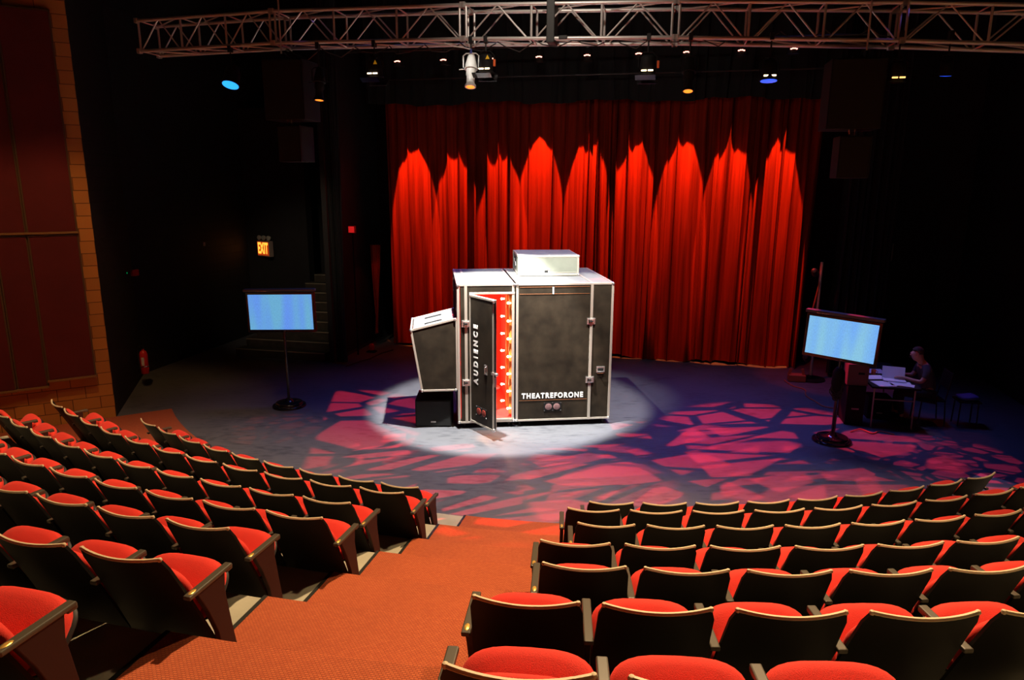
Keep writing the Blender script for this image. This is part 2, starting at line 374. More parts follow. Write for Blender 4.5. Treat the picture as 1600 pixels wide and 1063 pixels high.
# ================================================================== SETTING
FZ = [0, .385, .63, .92, 1.20, 1.53, 1.86, 2.22, 2.60]            # level of each row
RHO = [9.20, 10.20, 10.98, 11.79, 12.62, 13.49, 14.35, 15.25, 16.2, 17.2]   # edge of each level
AL, AR = 1.0365, -.62                                            # side walls (radial)
def sector(r0, r1, a0, a1, z0, z1, n=48):
    vs = []; fs = []
    for i in range(n + 1):
        a = a0 + (a1 - a0) * i / n
        vs += [pol(r0, a, z0), pol(r1, a, z0), pol(r1, a, z1), pol(r0, a, z1)]
    for i in range(n):
        k = 4 * i
        for j in range(4): fs.append((k + j, k + (j + 1) % 4, k + 4 + (j + 1) % 4, k + 4 + j))
    fs += [(0, 1, 2, 3), (4 * n + 3, 4 * n + 2, 4 * n + 1, 4 * n)]
    return MB().add(vs, fs)
# stage floor
fl = MB().add([hw(-14, -11, -.05), hw(14, -11, -.05), hw(14, 4, -.05), hw(-14, 4, -.05),
               hw(-14, -11, 0), hw(14, -11, 0), hw(14, 4, 0), hw(-14, 4, 0)],
              [(3, 2, 1, 0), (4, 5, 6, 7), (0, 1, 5, 4), (1, 2, 6, 5), (2, 3, 7, 6), (3, 0, 4, 7)])
struct(fl.build('floor', 'stage'))
for i in range(9):
    z0 = 0.0 if i == 0 else -.02
    z1 = .006 if i == 0 else FZ[i]
    aw = AL if i == 0 else (.80 if i == 1 else .76)
    o = sector(RHO[i], RHO[i + 1] + (.02 if i == 0 else 0), aw, AR, z0, z1).build('seating_tier', 'concrete'); struct(o)
    # aisle carpets wrap tread and riser
    for (a0, a1, nm) in ((.2355, .070, 'aisle_carpet'),):
        t = .012
        mb = sector(RHO[i] - t, RHO[i + 1] - t, a0, a1, (0.001 if i == 0 else FZ[i - 1] + .012), z1 + t, 12)
        struct(mb.build(nm, 'carpet'))
    a0 = .2355
    tr = sector(RHO[i] - .014, RHO[i + 1] - .014, a0 + .028 / RHO[i], a0, z1 - .02, z1 + .015, 2)
    struct(tr.build('trim_%d' % (i + 1), 'rubber'))
struct(sector(RHO[0] - .012, RHO[1], AL - .003, .735, .001, .018, 16).build('side_aisle_carpet', 'carpet'))
struct(sector(RHO[1] + .001, RHO[2], AL - .003, .803, .001, .018, 16).build('side_aisle_carpet', 'carpet'))
struct(sector(RHO[2] + .001, 17.2, AL - .003, .763, .001, .018, 16).build('side_aisle_carpet', 'carpet'))
# left wall: radial, tan blocks
def wall_obj(name, p0, p1, h, th, m, side=1):
    d = (p1 - p0); L_ = d.length; ang = math.atan2(d.y, d.x)
    o = MB().box((L_ / 2, side * th / 2, h / 2), (L_, th, h)).build(name, m, loc=p0, rotz=ang); return struct(o)
W0, W1 = pol(10.09, AL), pol(19, AL)
wall_obj('wall_left', W0, W1, 9.2, .25, 'block', 1 if False else -1)
R0, R1 = pol(10.09, AR), pol(19, AR)
wall_obj('wall_right', R0, R1, 9.2, .25, 'wall_black', 1)
# proscenium side walls, then up stage
wall_obj('wall_stage_left', W0 + Vector((0, .0, 0)), hw(-9.0, -4.2), 9.2, .2, 'block_black', 1)
wall_obj('wall_wing_left', hw(-9.0, -4.2), hw(-9.0, 1.6), 9.2, .2, 'block_black', 1)
wall_obj('wall_stage_right', R0, hw(9.0, -4.2), 9.2, .2, 'block_black', -1)
wall_obj('wall_wing_right', hw(9.0, -4.2), hw(9.0, 1.6), 9.2, .2, 'block_black', -1)
wall_obj('wall_back', hw(-9.2, 1.5), hw(9.2, 1.5), 9.2, .2, 'wall_black', 1)
cl = MB().add([hw(-16, -22, 9.2), hw(16, -22, 9.2), hw(16, 3, 9.2), hw(-16, 3, 9.2), hw(-16, -22, 9.3), hw(16, -22, 9.3), hw(16, 3, 9.3), hw(-16, 3, 9.3)],
              [(3, 2, 1, 0), (4, 5, 6, 7), (0, 1, 5, 4), (1, 2, 6, 5), (2, 3, 7, 6), (3, 0, 4, 7)])
struct(cl.build('ceiling', 'wall_black'))
# acoustic panels on the left wall
wd = (W1 - W0).normalized(); wn = Vector((wd.y, -wd.x, 0)); wn = -wn if wn.dot(Vector((CX, CY, 0)) * 0 + Vector((1, 0, 0))) < 0 else wn
wang = math.atan2(wd.y, wd.x)
# in wall frame local x = along, local y = away from room (+90deg); room side sign:
RS = 1 if Vector((-math.sin(wang), math.cos(wang), 0)).dot(wn) > 0 else -1
cols = [(.22, .93), (.935, 1.375), (1.38, 2.08), (2.085, 2.80), (2.805, 3.5), (3.505, 4.2)]
pos_words = ['nearest the stage', 'second from the stage', 'third from the stage', 'fourth from the stage', 'fifth from the stage', 'sixth from the stage']
for i, (a, b) in enumerate(cols):
    for (z0, z1, lv) in ((.82 if i == 0 else .72, 3.28, 'lower'), (3.30, 6.75, 'upper')):
        th = .13 if i % 2 == 0 else .10
        
        t = thing('acoustic_panel', '%s maroon fabric acoustic panel, %s, on the tan block wall' % (lv, pos_words[i]), 'wall panel',
                  W0 + wd * a, wang, 'acoustic panels on the left wall')
        L_ = b - a; y0 = RS * .005
        MB().box((L_ / 2, RS * (th / 2 + .002), (z0 + z1) / 2), (L_ - .05, th, z1 - z0 - .05)).build('fabric_face', 'panel', t, bevel=.008)
        f = MB()
        for x in (.0125, L_ - .0125): f.box((x, RS * (th / 2), (z0 + z1) / 2), (.025, th - .01, z1 - z0))
        f.box((L_ / 2, RS * (th / 2), z1 - .0125), (L_, th - .01, .025))
        f.build('frame', 'panel_frame', t)
        MB().box((L_ / 2, RS * (th / 2 + .02), z0 + .012), (L_ + .01, th + .04, .035)).build('ledge', 'ledge', t, bevel=.004)

# ================================================================== CURTAIN
def pleat(name, X0, X1, Y, z0, z1, m, n_fold, depth, label, seed=1, parent=None, rotfn=None, th=.012):
    rnd = random.Random(seed); folds = []
    x = X0
    while x < X1:
        wv = (X1 - X0) / n_fold * rnd.uniform(.5, 1.7); folds.append((x, wv, rnd.choice((.35, .6, .9, 1.3, 1.5)), rnd.uniform(-1, 1))); x += wv
    nz = 26; cols_ = []
    for (fx, wv, am, sk) in folds:
        for k in range(10): cols_.append((fx + wv * k / 10, am, k / 10, sk, wv))
    vs = []; nc = len(cols_)
    for side in (0, 1):
        for j in range(nz + 1):
            v = j / nz; z = z0 + (z1 - z0) * v
            for i, (cx_, am, ph, sk, wv) in enumerate(cols_):
                s = math.sin(2 * PI * ph); c = math.cos(2 * PI * ph)
                prof = -1 + 2 * ((c + 1) / 2) ** .55      # narrow ridges towards the house
                d = depth * am * prof * (.75 + .25 * math.sin(2.1 * cx_ + 1.2 * (1 - v)))
                flare = (1 - v) ** 2
                d += depth * .35 * flare * math.sin(9.3 * cx_ + 2 * v) + .03 * math.sin(1.3 * cx_)
                xx = cx_ + .035 * s * am + sk * .05 * (1 - v) ** 1.5 + .06 * flare * math.sin(3.1 * cx_)
                xx += (0.5 - (cx_ - X0) / (X1 - X0)) * .12 * (1 - v)
                zz = z + (.035 * math.sin(cx_ * 2.3) + .02 * math.sin(cx_ * 7)) * (1 - v) ** 3
                p = (xx, Y + d + side * th, max(zz, .012))
                vs.append(p)
    tot = nc * (nz + 1); fs = []
    for j in range(nz):
        for i in range(nc - 1):
            a = j * nc + i; fs.append((a, a + 1, a + nc + 1, a + nc)); b = tot + a; fs.append((b + nc, b + nc + 1, b + 1, b))
    for i in range(nc - 1):
        fs.append((i + 1, i, tot + i, tot + i + 1)); t = nz * nc + i; fs.append((t, t + 1, tot + t + 1, tot + t))
    for j in range(nz):
        a = j * nc; fs.append((a, a + nc, tot + a + nc, tot + a)); a = j * nc + nc - 1; fs.append((a + nc, a, tot + a, tot + a + nc))
    mb = MB().add(vs, fs)
    o = mb.build(name, m, parent, smooth=True)
    return o
ct = thing('stage_curtain', 'long pleated red velvet curtain lit in scallops behind the booth', 'curtain', hw(0, 0), ROT)
pleat('velvet_panel', -4.72, .42, CUR_Y + .03, .03, 6.3, 'velvet', 22, .105, None, 4, ct)
pleat('velvet_panel', .34, 5.14, CUR_Y - .05, .03, 6.3, 'velvet', 20, .11, None, 9, ct)
tb = MB().tube([(-4.85, CUR_Y, 6.42), (5.3, CUR_Y, 6.42)], .03); tb.build('curtain_track', 'steel_dark', ct)
# black side legs
for X0, X1, Y, s, lab in ((-5.32, -4.95, -2.45, 2, 'black masking drape hanging left of the red curtain'),
                          (5.75, 6.7, -1.0, 3, 'black masking drape hanging right of the red curtain')):
    t = thing('masking_drape', lab, 'curtain', hw(0, 0), ROT)
    pleat('drape_cloth', X0, X1, Y, .02, 8.6, 'drape', 8, .06, None, s, t)
    MB().tube([(X0 - .1, Y, 8.65), (X1 + .1, Y, 8.65)], .025).build('hanging_pipe', 'steel_dark', t)
t = thing('masking_wall', 'tall black flat standing between the steps and the curtain', 'flat', hw(0, 0), ROT)
MB().box((-5.42, -.85, 3.6), (.12, 3.0, 7.2)).build('flat_panel', 'wall_black', t)
MB().bar((-5.36, -2.0, .03), (-5.36, .4, .03), .05, .06).build('foot_rail', 'wood_step', t)
t = thing('border_drape', 'black border cloth hanging high across the stage above the red curtain', 'curtain', hw(0, 0), ROT)
pleat('drape_cloth', -5.2, 5.6, -.62, 5.93, 8.6, 'drape', 40, .05, None, 12, t)
MB().tube([(-5.3, -.62, 8.65), (5.7, -.62, 8.65)], .025).build('hanging_pipe', 'steel_dark', t)
# narrow red curtain end seen through the gap at left
t = thing('red_curtain_return', 'narrow strip of red curtain in the gap left of the main curtain', 'curtain', hw(0, 0), ROT)
pleat('velvet_panel', -5.16, -4.94, -.52, .3, 2.6, 'velvet', 2, .03, None, 5, t)

# ================================================================== SEATS
def seat_shell(): # back shell, curved in plan
    vs = []; nu, nv = 16, 12
    def P(u, v, off):
        hw_ = .274 - .029 * v
        if v > .94: hw_ -= .016 * ((v - .94) / .06) ** 2
        x = u * hw_
        z = .12 + .74 * v - (.012 * (1 - u * u) ** 1.0) * v
        y = .03 - .31 * v - .038 * (1 - u * u) * (.35 + .65 * v) - .02 * (v ** 3) + off
        return (x, y, z)
    fs = []
    for off in (0, .018):
        for j in range(nv + 1):
            for i in range(nu + 1): vs.append(P(-1 + 2 * i / nu, j / nv, off))
    n = nu + 1; T = n * (nv + 1)
    for j in range(nv):
        for i in range(nu):
            a = j * n + i; fs.append((a, a + 1, a + n + 1, a + n)); b = T + a; fs.append((b + n, b + n + 1, b + 1, b))
    for i in range(nu):
        fs.append((i + 1, i, T + i, T + i + 1)); t = nv * n + i; fs.append((t, t + 1, T + t + 1, T + t))
    for j in range(nv):
        a = j * n; fs.append((a, a + n, T + a + n, T + a)); a = j * n + nu; fs.append((a + n, a, T + a, T + a + n))
    return MB().add(vs, fs), P
def rounded_pad(wd_, ln, th, n=14, m=10, p=3.2):
    """soft cushion in local x (width), s (length), thickness; returns point list builder"""
    vs = []; fs = []
    def sup(t, a, b):
        c, s_ = math.cos(t), math.sin(t)
        return a * math.copysign(abs(c) ** (2 / p), c), b * math.copysign(abs(s_) ** (2 / p), s_)
    seg = 32; rings = []
    prof = [(0.001, 1.0), (.45, .98), (.75, .88), (.92, .66), (.985, .35), (1, 0), (.985, -.35), (.93, -.66), (.86, -.82), (.001, -.84)]
    for (k, h) in prof:
        for i in range(seg):
            x, y = sup(2 * PI * i / seg, wd_ / 2, ln / 2); vs.append((x * k, y * k, h * th / 2))
    for j in range(len(prof) - 1):
        for i in range(seg): fs.append((j * seg + i, j * seg + (i + 1) % seg, (j + 1) * seg + (i + 1) % seg, (j + 1) * seg + i))
    return vs, fs
def build_seat(parent_label):
    t = thing('theatre_seat', parent_label, 'theatre seat')
    mb, P = seat_shell(); sh = mb.build('back_shell', 'shell', t, smooth=True)
    # tan edge along the top
    pts = []
    for i in range(25):
        u = -1 + 2 * i / 24; x, y, z = P(u * .985, 1, .009); pts.append((x, y, z + .003))
    e = MB().tube(pts, .0105, 6); e.ball(pts[0], .0125, 8); e.ball(pts[-1], .0125, 8)
    e.build('edge_trim', 'edge', sh, smooth=True)
    # back cushion
    vs, fs = rounded_pad(.46, .42, .08); R = Matrix.Rotation(math.radians(90 - 0), 3, 'X')
    q = Matrix.Rotation(math.radians(90 + 23), 3, 'X')
    vs = [q @ Vector(v) for v in vs]
    MB().add([v + Vector((0, -.090, .545)) for v in vs], fs).build('back_cushion', 'fabric', t, smooth=True)
    # tipped-up seat
    tilt = math.radians(46)
    q = Matrix.Rotation(tilt, 3, 'X'); c = Vector((0, .078, .465))
    vs, fs = rounded_pad(.515, .34, .10)
    vs = [q @ Vector(v) + c for v in vs]
    MB().add(vs, fs).build('seat_cushion', 'fabric', t, smooth=True)
    vs, fs = rounded_pad(.49, .33, .05, p=3.5)
    MB().add([q @ (Vector(v) + Vector((0, 0, -.052))) + c for v in vs], fs).build('seat_pan', 'pan', t, smooth=True)
    return t
def add_side(t, x, plate=False):
    a = MB().box((x, -.040, .610), (.044, .34, .024)); a.box((x, .11, .600), (.038, .05, .03))
    ar = a.build('armrest', 'arm', t, bevel=.006)
    if plate: 
        MB().lathe([(.001, .003), (.012, .003), (.016, .0)], 12, (x, -.165, .622), Matrix.Diagonal((.8, 1.7, 1))).build('number_plate', 'brass', ar, smooth=True)
    prof = [(-.15, .60), (.07, .60), (.06, .50), (.09, .30), (.12, .12), (.12, .0), (.03, .0), (.01, .12), (-.02, .30), (-.08, .46)]
    st = MB().prism(prof, x - .017, x + .017, 'x').build('standard', 'standard', t, bevel=.004)
    MB().box((x, .085, .012), (.06, .20, .024)).box((x, .15, .045), (.045, .05, .05)).build('floor_foot', 'steel_dark', st, bevel=.004)
HALF = .281
protos = {}
def proto(kind):
    if kind not in protos:
        t = build_seat('')
        if kind == 'L': add_side(t, HALF)
        if kind == 'Lend': add_side(t, HALF, True)
        if kind == 'Lout': add_side(t, HALF); add_side(t, -HALF, True)
        if kind == 'R': add_side(t, -HALF)
        if kind == 'Rend': add_side(t, -HALF, True)
        if kind == 'Rout': add_side(t, -HALF); add_side(t, HALF, True)
        protos[kind] = [t, False]
    return protos[kind]
ORD = ['aisle', 'second', 'third', 'fourth', 'fifth', 'sixth', 'seventh', 'eighth', 'ninth', 'tenth', 'eleventh', 'twelfth', 'thirteenth', 'fourteenth']
ROWW = ['front', 'second', 'third', 'fourth', 'fifth', 'sixth', 'seventh']
def place_seat(kind, r, a, z, sx, label, group):
    p = proto(kind)
    if p[1]: t = copy_tree(p[0])
    else: t = p[0]; p[1] = True
    t.location = pol(r - .28, a, z); t.rotation_euler = (0, 0, -a); t.scale = (sx, 1, 1)
    t['label'] = label; t['group'] = group
rL = [10.284, 11.208, 12.000, 12.824, 13.590, 14.485, 15.39]; zL = [.86, 1.244, 1.505, 1.782, 2.059, 2.403, 2.72]
rR = [10.312, 11.260, 12.018, 12.865, 13.636, 14.512, 15.39]; zR = [.885, 1.245, 1.475, 1.796, 2.064, 2.381, 2.72]
aLr = [.2539, .2333, .2462, .2300, .2456, .2251, .2300]; sL = [.5461, .5552, .5511, .5584, .5568, .5611, .565]
aRr = [-.0735, -.0947, -.0873, -.1076, -.1032, -.1208, -.1165]; sR = [.5608, .5692, .5534, .5704, .5700, .5658, .565]
from bpy_extras.object_utils import world_to_camera_view
def px(p):
    M_ = cam_o.matrix_world.inverted() @ Vector(p); return 800 + 1100 * M_.x / -M_.z, 531.5 - 1100 * M_.y / -M_.z, -M_.z
nL = [9, 11, 99, 99, 99, 99, 99]; nR = [9, 99, 99, 99, 99, 99, 99]
bpy.context.view_layer.update()
for i in range(7):
    for side in 'LR':
        k = 0
        while True:
            if side == 'L':
                s = sL[i]; r = rL[i]; sc = s / .562; a = aLr[i] + (k * s + .245 * sc) / r; z = FZ[i] + (zL[i] - .86 - FZ[i]) * 0
                lim = nL[i]
            else:
                s = sR[i]; r = rR[i]; sc = s / .562; a = -(aRr[i]) - (k * s + .245 * sc) / r; z = FZ[i]; lim = nR[i]
            if i == 0: z = .006
            ends = [px(pol(r, a + d * .3 / r, z + h)) for d in (-1, 1) for h in (.3, .86)]
            if k >= lim or k > 13: break
            if all(e[0] < -90 for e in ends) or all(e[0] > 1660 for e in ends) or all(e[1] > 1075 for e in ends): 
                if side == 'L' and i < 6 or side == 'R': break
            if (side == 'L' and a > (.80 if i < 2 else .735)) or (side == 'R' and a < -.56): break
            kind = side + ('end' if k == 0 else ('out' if k == lim - 1 else ''))
            blk = 'left' if side == 'L' else 'right'
            lab = ('black-backed red seat at the centre aisle in the %s row of the %s block' % (ROWW[i], blk)) if k == 0 else \
                  ('black-backed red seat, %s from the centre aisle, in the %s row of the %s block' % (ORD[k], ROWW[i], blk))
            place_seat(kind, r, a, z, sc, lab, 'folding theatre seats in the %s block' % blk)
            k += 1

# ================================================================== BOOTH
BU = math.atan2(.1157, .9933); BA = Vector((-.911, 11.505, 0))
bt = thing('roadcase_booth', 'tall black road-case booth with aluminium edging in the white spotlight', 'booth', BA, BU)
BH, BW, BD, B0 = 2.51, 2.648, 2.05, .10
# audience compartment, hollow
a = MB()
a.box((.02, BD / 2, (BH + B0) / 2), (.03, BD - .02, BH - B0 - .02)).box((.955, BD / 2, (BH + B0) / 2), (.03, BD - .06, BH - B0 - .02))
a.box((.49, BD - .02, (BH + B0) / 2), (.93, .03, BH - B0 - .02)).box((.49, BD / 2, B0 + .02), (.93, BD - .04, .04))
a.box((.135, .018, (BH + B0) / 2), (.17, .03, BH - B0 - .02)).box((.58, .018, 2.435), (.74, .03, .125))
a.build('audience_cabin', 'laminate', bt)
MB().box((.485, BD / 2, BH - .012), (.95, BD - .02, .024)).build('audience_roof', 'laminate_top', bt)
MB().box((1.825, BD / 2, (BH + B0) / 2 - .012), (1.63, BD - .012, BH - B0 - .03)).build('performer_cabin', 'laminate', bt)
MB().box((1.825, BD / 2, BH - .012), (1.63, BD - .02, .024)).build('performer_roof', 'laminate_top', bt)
e = MB(); W_ = .034
for x in (W_ / 2, .935, 1.005, BW - W_ / 2): e.box((x, .008, (BH + B0) / 2), (W_ + .006, .024, BH - B0))
for x in (W_ / 2, BW - W_ / 2): e.box((x, BD - .008, (BH + B0) / 2), (W_, .024, BH - B0))
for x in (.002, BW - .002):
    for y in (W_ / 2, BD - W_ / 2): e.box((x, y, (BH + B0) / 2), (.016, W_, BH - B0))
for z in (B0 + W_ / 2, BH - W_ / 2 + .004):
    for y in (.008, BD - .008):
        e.box((.485, y, z), (.95, .024, W_)); e.box((1.825, y, z), (1.64, .024, W_))
    for x in (.002, BW - .002): e.box((x, BD / 2, z), (.016, BD, W_))
for y in (W_ / 2, BD - W_ / 2): e.box((.485, y, BH + .002), (.95, W_, .012)); e.box((1.825, y, BH + .002), (1.64, W_, .012))
for x in (W_ / 2, .94, 1.01, BW - W_ / 2): e.box((x, BD / 2, BH + .003), (W_, BD, .012))
e.build('edge_extrusion', 'alu', bt, bevel=.003)
h = MB()
for x in (.142, 2.275): h.box((x, .004, (BH + B0) / 2), (.048, .026, BH - B0)); h.box((x, BD / 2, BH + .004), (.045, BD, .010))
h.build('joint_strip', 'alu', bt, bevel=.003)
for x in (.014, .95, 1.0, BW - .014):
    for y in (.008, BD - .008):
        for z in (B0 + .02, BH - .015): MB().ball((x, y, z), .030, 10).build('ball_corner', 'chrome', bt, smooth=True)
def butterfly(x, z):
    b = MB().box((0, 0, 0), (.145, .022, .115)); b.box((0, -.012, 0), (.11, .012, .08))
    o = b.build('catch', 'chrome', bt, bevel=.006); o.location = (x, -.010, z)
    k = MB().cone((0, -.014, 0), (0, -.03, 0), .022, .018, 12); k.box((0, -.032, 0), (.055, .010, .016)); k.box((-.035, -.02, 0), (.02, .01, .06))
    k.build('twist_latch', 'steel_dark', o, bevel=.002)
for x, z in ((.142, 1.85), (.142, .83), (2.27, 1.855), (2.275, .825)): butterfly(x, z)
hd = MB().box((0, .002, 0), (.15, .012, .11)).build('handle_plate', 'chrome', bt, bevel=.006); hd.location = (2.465, -.004, 1.0)
MB().box((0, -.006, -.004), (.10, .008, .055)).build('recess', 'black_matte', hd)
MB().tube([(-.05, -.012, -.03), (-.045, -.035, -.03), (.045, -.035, -.03), (.05, -.012, -.03)], .008).build('grip', 'chrome', hd)
hp = MB().box((0, .002, 0), (.115, .012, .005)).build('scribe_mark', 'scribe', bt); hp.location = (2.465, -.004, .93)
ln = MB()
for z in (2.452, 2.335, .475): ln.box((1.64, -.0006, z), (1.19, .003, .006))
ln.build('scribe_line', 'scribe', bt)
text_mesh('booth_lettering', 'THEATREFORONE', .125, 'white_paint', bt, (1.628, -.0015, .552), (PI / 2, 0, 0), bold=.0055, sx=.87, spacing=1.28)
text_mesh('booth_number', '1', .16, 'white_paint', bt, (1.612, -.0015, 2.385), (PI / 2, 0, 0), bold=.006, sx=.8)
def vents(parent, x, z, glow):
    o = MB().box((0, 0, 0), (.31, .008, .155)).build('vent_plate', 'black_matte', parent); o.location = (x, -.003, z)
    for s in (-1, 1):
        v = MB().lathe([(.001, 0), (.056, 0), (.058, .006), (.052, .008)], 22, (s * .072, -.004, 0), Matrix.Rotation(PI / 2, 3, 'X')).build('vent', glow, o, smooth=True)
        b = MB()
        for k in range(-3, 4): b.box((s * .072 + k * .014, -.013, 0), (.003, .003, 2 * math.sqrt(max(0, .054 ** 2 - (k * .014) ** 2))))
        b.build('vent_grille', 'black_matte', v)
    sc_ = MB()
    for sx in (-.145, 0, .145):
        for sz in (-.07, .07): sc_.ball((sx, -.006, sz), .006, 6)
    sc_.build('screw', 'chrome', o)
M['vent_grey'] = mat('pinkish_vent_mesh', (.30, .16, .16), .6)
M['vent_red'] = mat('red_vent_mesh', (.40, .05, .03), .6)
vents(bt, 1.63, .355, 'vent_grey')
# casters
def caster(par, x, y, z0=B0):
    o = MB().box((0, 0, -.01), (.08, .08, .012)).build('caster', 'chrome', par); o.location = (x, y, z0)
    MB().bar((0, .01, -.01), (0, .02, -.06), .045, .012).build('caster_fork', 'chrome', o)
    MB().cone((-.014, .02, -z0 + .044), (.014, .02, -z0 + .044), .042, .042, 18).build('caster_wheel', 'rubber', o)
for x in (.10, .88, 1.07, 2.55):
    for y in (.10, BD - .12): caster(bt, x, y)
# sloping side extension
sx_ = MB()
poly = [(-.036, 1.915), (-.755, 1.745), (-.60, .71), (-.036, .71)]
sx_.prism(poly, .02, 1.02); se = sx_.build('side_extension', 'laminate', bt)
e = MB()
for y in (.02, 1.02):
    pts = [(-.02, 1.93), (-.77, 1.75), (-.61, .70), (-.02, .70)]
    for i in range(4):
        a_, b_ = pts[i], pts[(i + 1) % 4]; e.bar((a_[0], y, a_[1]), (b_[0], y, b_[1]), .022, .034)
for p_ in ((-.77, 1.75), (-.61, .70)): e.bar((p_[0], .02, p_[1]), (p_[0], 1.02, p_[1]), .03, .03)
e.build('extension_edging', 'alu', se, bevel=.003)
for p_ in ((-.77, 1.75), (-.61, .70), (-.04, .70), (-.04, 1.92)):
    for y in (.015, 1.02): MB().ball((p_[0], y, p_[1]), .028, 10).build('extension_corner', 'chrome', se, smooth=True)
ang = math.atan2(.17, .719)
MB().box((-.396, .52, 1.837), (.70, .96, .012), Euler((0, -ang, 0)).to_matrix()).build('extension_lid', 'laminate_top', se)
hh = MB()
for y in (.24, .72): hh.box((-.40, y, 1.846), (.30, .055, .014), Euler((0, -ang, 0)).to_matrix())
hh.build('lid_slot', 'black_matte', se, bevel=.004)
# door frame (edging of the opening) and red interior
e = MB()
e.box((.58, .006, 2.358), (.76, .03, .035)); e.box((.58, .006, .148), (.76, .03, .03)); e.box((.226, .004, 1.25), (.022, .03, 2.2)); e.box((.945, .03, 1.25), (.03, .05, 2.2))
e.build('door_frame', 'alu', bt, bevel=.002)
i_ = MB()
i_.box((.935, BD / 2 + .05, 1.3), (.012, BD - .16, 2.3)).box((.042, BD / 2, 1.3), (.012, BD - .16, 2.3)).box((.49, BD - .045, 1.3), (.88, .014, 2.3)).box((.49, BD / 2, .148), (.88, BD - .08, .012))
i_.build('padded_lining', 'padded_red', bt)
p_ = MB()
for y in (.17, .62): p_.box((.905, y, 1.25), (.045, .05, 2.12))
p_.build('mirror_post', 'orange_wood', bt, bevel=.004)
for y in (.11, .56):
    for k in range(7):
        b_ = MB().ball((0, 0, 0), .022, 12); b_.cone((.020, 0, 0), (.05, 0, 0), .013, .013, 8)
        o = b_.build('bulb', 'bulb', bt, smooth=True); o.location = (.862 if y < .3 else .80, y, 2.17 - .31 * k)
st = MB().lathe([(.001, .02), (.14, .02), (.15, 0), (.14, -.02), (.03, -.03), (.025, -.36), (.1, -.38)], 20, (.62, .55, .56)).build('interior_stool', 'padded_red', bt, smooth=True)
for z, e_ in ((2.0, 26), (1.2, 26), (.55, 22)):
    l = bpy.data.lights.new('booth_bulb_light', 'POINT'); l.energy = e_; l.color = (1, .45, .2); l.shadow_soft_size = .06
    lo = bpy.data.objects.new('booth_bulb_light', l); COL.objects.link(lo); lo.parent = bt; lo.location = (.50, .9, z)
# open door, hinged at the left
DA = math.radians(-60)
dr = bpy.data.objects.new('door', None); COL.objects.link(dr); dr.parent = bt; dr.location = (.222, -.012, 0); dr.rotation_euler = (0, 0, DA)
DW = .70; D0z, D1z = .155, 2.345
MB().box((DW / 2, .0, (D0z + D1z) / 2), (DW - .03, .052, D1z - D0z - .03)).build('door_panel', 'laminate', dr)
e = MB()
for x in (.016, DW - .016): e.box((x, 0, (D0z + D1z) / 2), (.034, .062, D1z - D0z))
for z in (D0z + .016, D1z - .016): e.box((DW / 2, 0, z), (DW, .062, .034))
e.build('door_edging', 'alu', dr, bevel=.004)
MB().box((DW + .002, 0, (D0z + D1z) / 2), (.004, .030, D1z - D0z - .08)).build('door_gasket', 'rubber', dr)
c = MB()
for z in (D0z + .02, D1z - .02): c.ball((DW - .01, -.02, z), .034, 10); c.ball((.02, -.02, z), .024, 8)
c.build('door_corner', 'chrome', dr, smooth=True)
text_mesh('door_lettering', 'AUDIENCE', .165, 'white_paint', dr, (.19, -.0278, 1.36), (PI / 2, -PI / 2, 0), bold=.008, sx=.82, spacing=1.75)
hd = MB().box((0, 0, 0), (.085, .010, .17)).build('door_handle', 'chrome', dr, bevel=.006); hd.location = (.475, -.030, 1.16)
MB().box((0, -.006, 0), (.045, .006, .11)).build('recess', 'black_matte', hd)
MB().tube([(.028, -.008, -.06), (.028, -.03, -.05), (.028, -.03, .05), (.028, -.008, .06)], .008).build('grip', 'chrome', hd)
kn = MB().cone((DW + .004, -.01, 1.14), (DW + .05, -.01, 1.14), .016, .012); kn.ball((DW + .06, -.01, 1.14), .028, 12); kn.box((DW + .01, 0, 1.0), (.014, .03, .16))
kn.build('door_knob', 'chrome', dr, smooth=True)
MB().box((DW - .03, -.036, 1.14), (.05, .012, .05)).build('door_lock', 'chrome', dr, bevel=.004)
vents(dr, .35, .40, 'vent_red')
for ch in dr.children:
    if ch.name.startswith('vent_plate'): ch.location = (.35, -.030, .40)
# ---- case on the booth roof
cs = thing('flight_case', 'pale grey flight case with white edging on the booth roof', 'case', BA + Matrix.Rotation(BU, 3, 'Z') @ Vector((1.13, .93, BH + .012)), BU - .03)
CW, CD, CH = 1.10, 1.08, .36
M['case_grey'] = mat('grey_green_laminate', (.19, .205, .165), .5, var=(5, .1))
MB().box((CW / 2, CD / 2, CH / 2), (CW - .012, CD - .012, CH - .012)).build('case_body', 'case_grey', cs)
e = MB()
for x in (.017, CW - .017):
    for y in (.017, CD - .017): e.box((x, y, CH / 2), (.036, .036, CH))
for z in (.017, CH - .017):
    for y in (.017, CD - .017): e.box((CW / 2, y, z), (CW, .036, .036))
    for x in (.017, CW - .017): e.box((x, CD / 2, z), (.036, CD, .036))
e.build('case_edging', 'alu', cs, bevel=.004)
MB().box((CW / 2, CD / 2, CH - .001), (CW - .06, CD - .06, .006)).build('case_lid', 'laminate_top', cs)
MB().box((CW / 2, .002, .055), (CW - .02, .014, .012)).build('lid_seam', 'alu', cs)
for x in (.012, CW - .012):
    for z in (.015, CH - .015): MB().ball((x, .01, z), .028, 10).build('case_corner', 'chrome', cs, smooth=True)
o = MB().box((CW * .46, -.004, .075), (.12, .02, .10)).build('case_latch', 'chrome', cs, bevel=.005)
MB().box((CW * .46, -.018, .075), (.06, .012, .04)).build('latch_twist', 'steel_dark', o)
hh = MB().box((-.002, CD * .5, .2), (.01, .34, .16)).build('side_stencil', 'black_matte', cs)
MB().box((-.008, CD * .42, .17), (.004, .09, .07)).box((-.008, CD * .6, .22), (.004, .08, .06)).build('stencil_mark', 'white_paint', hh)
m_ = MB()
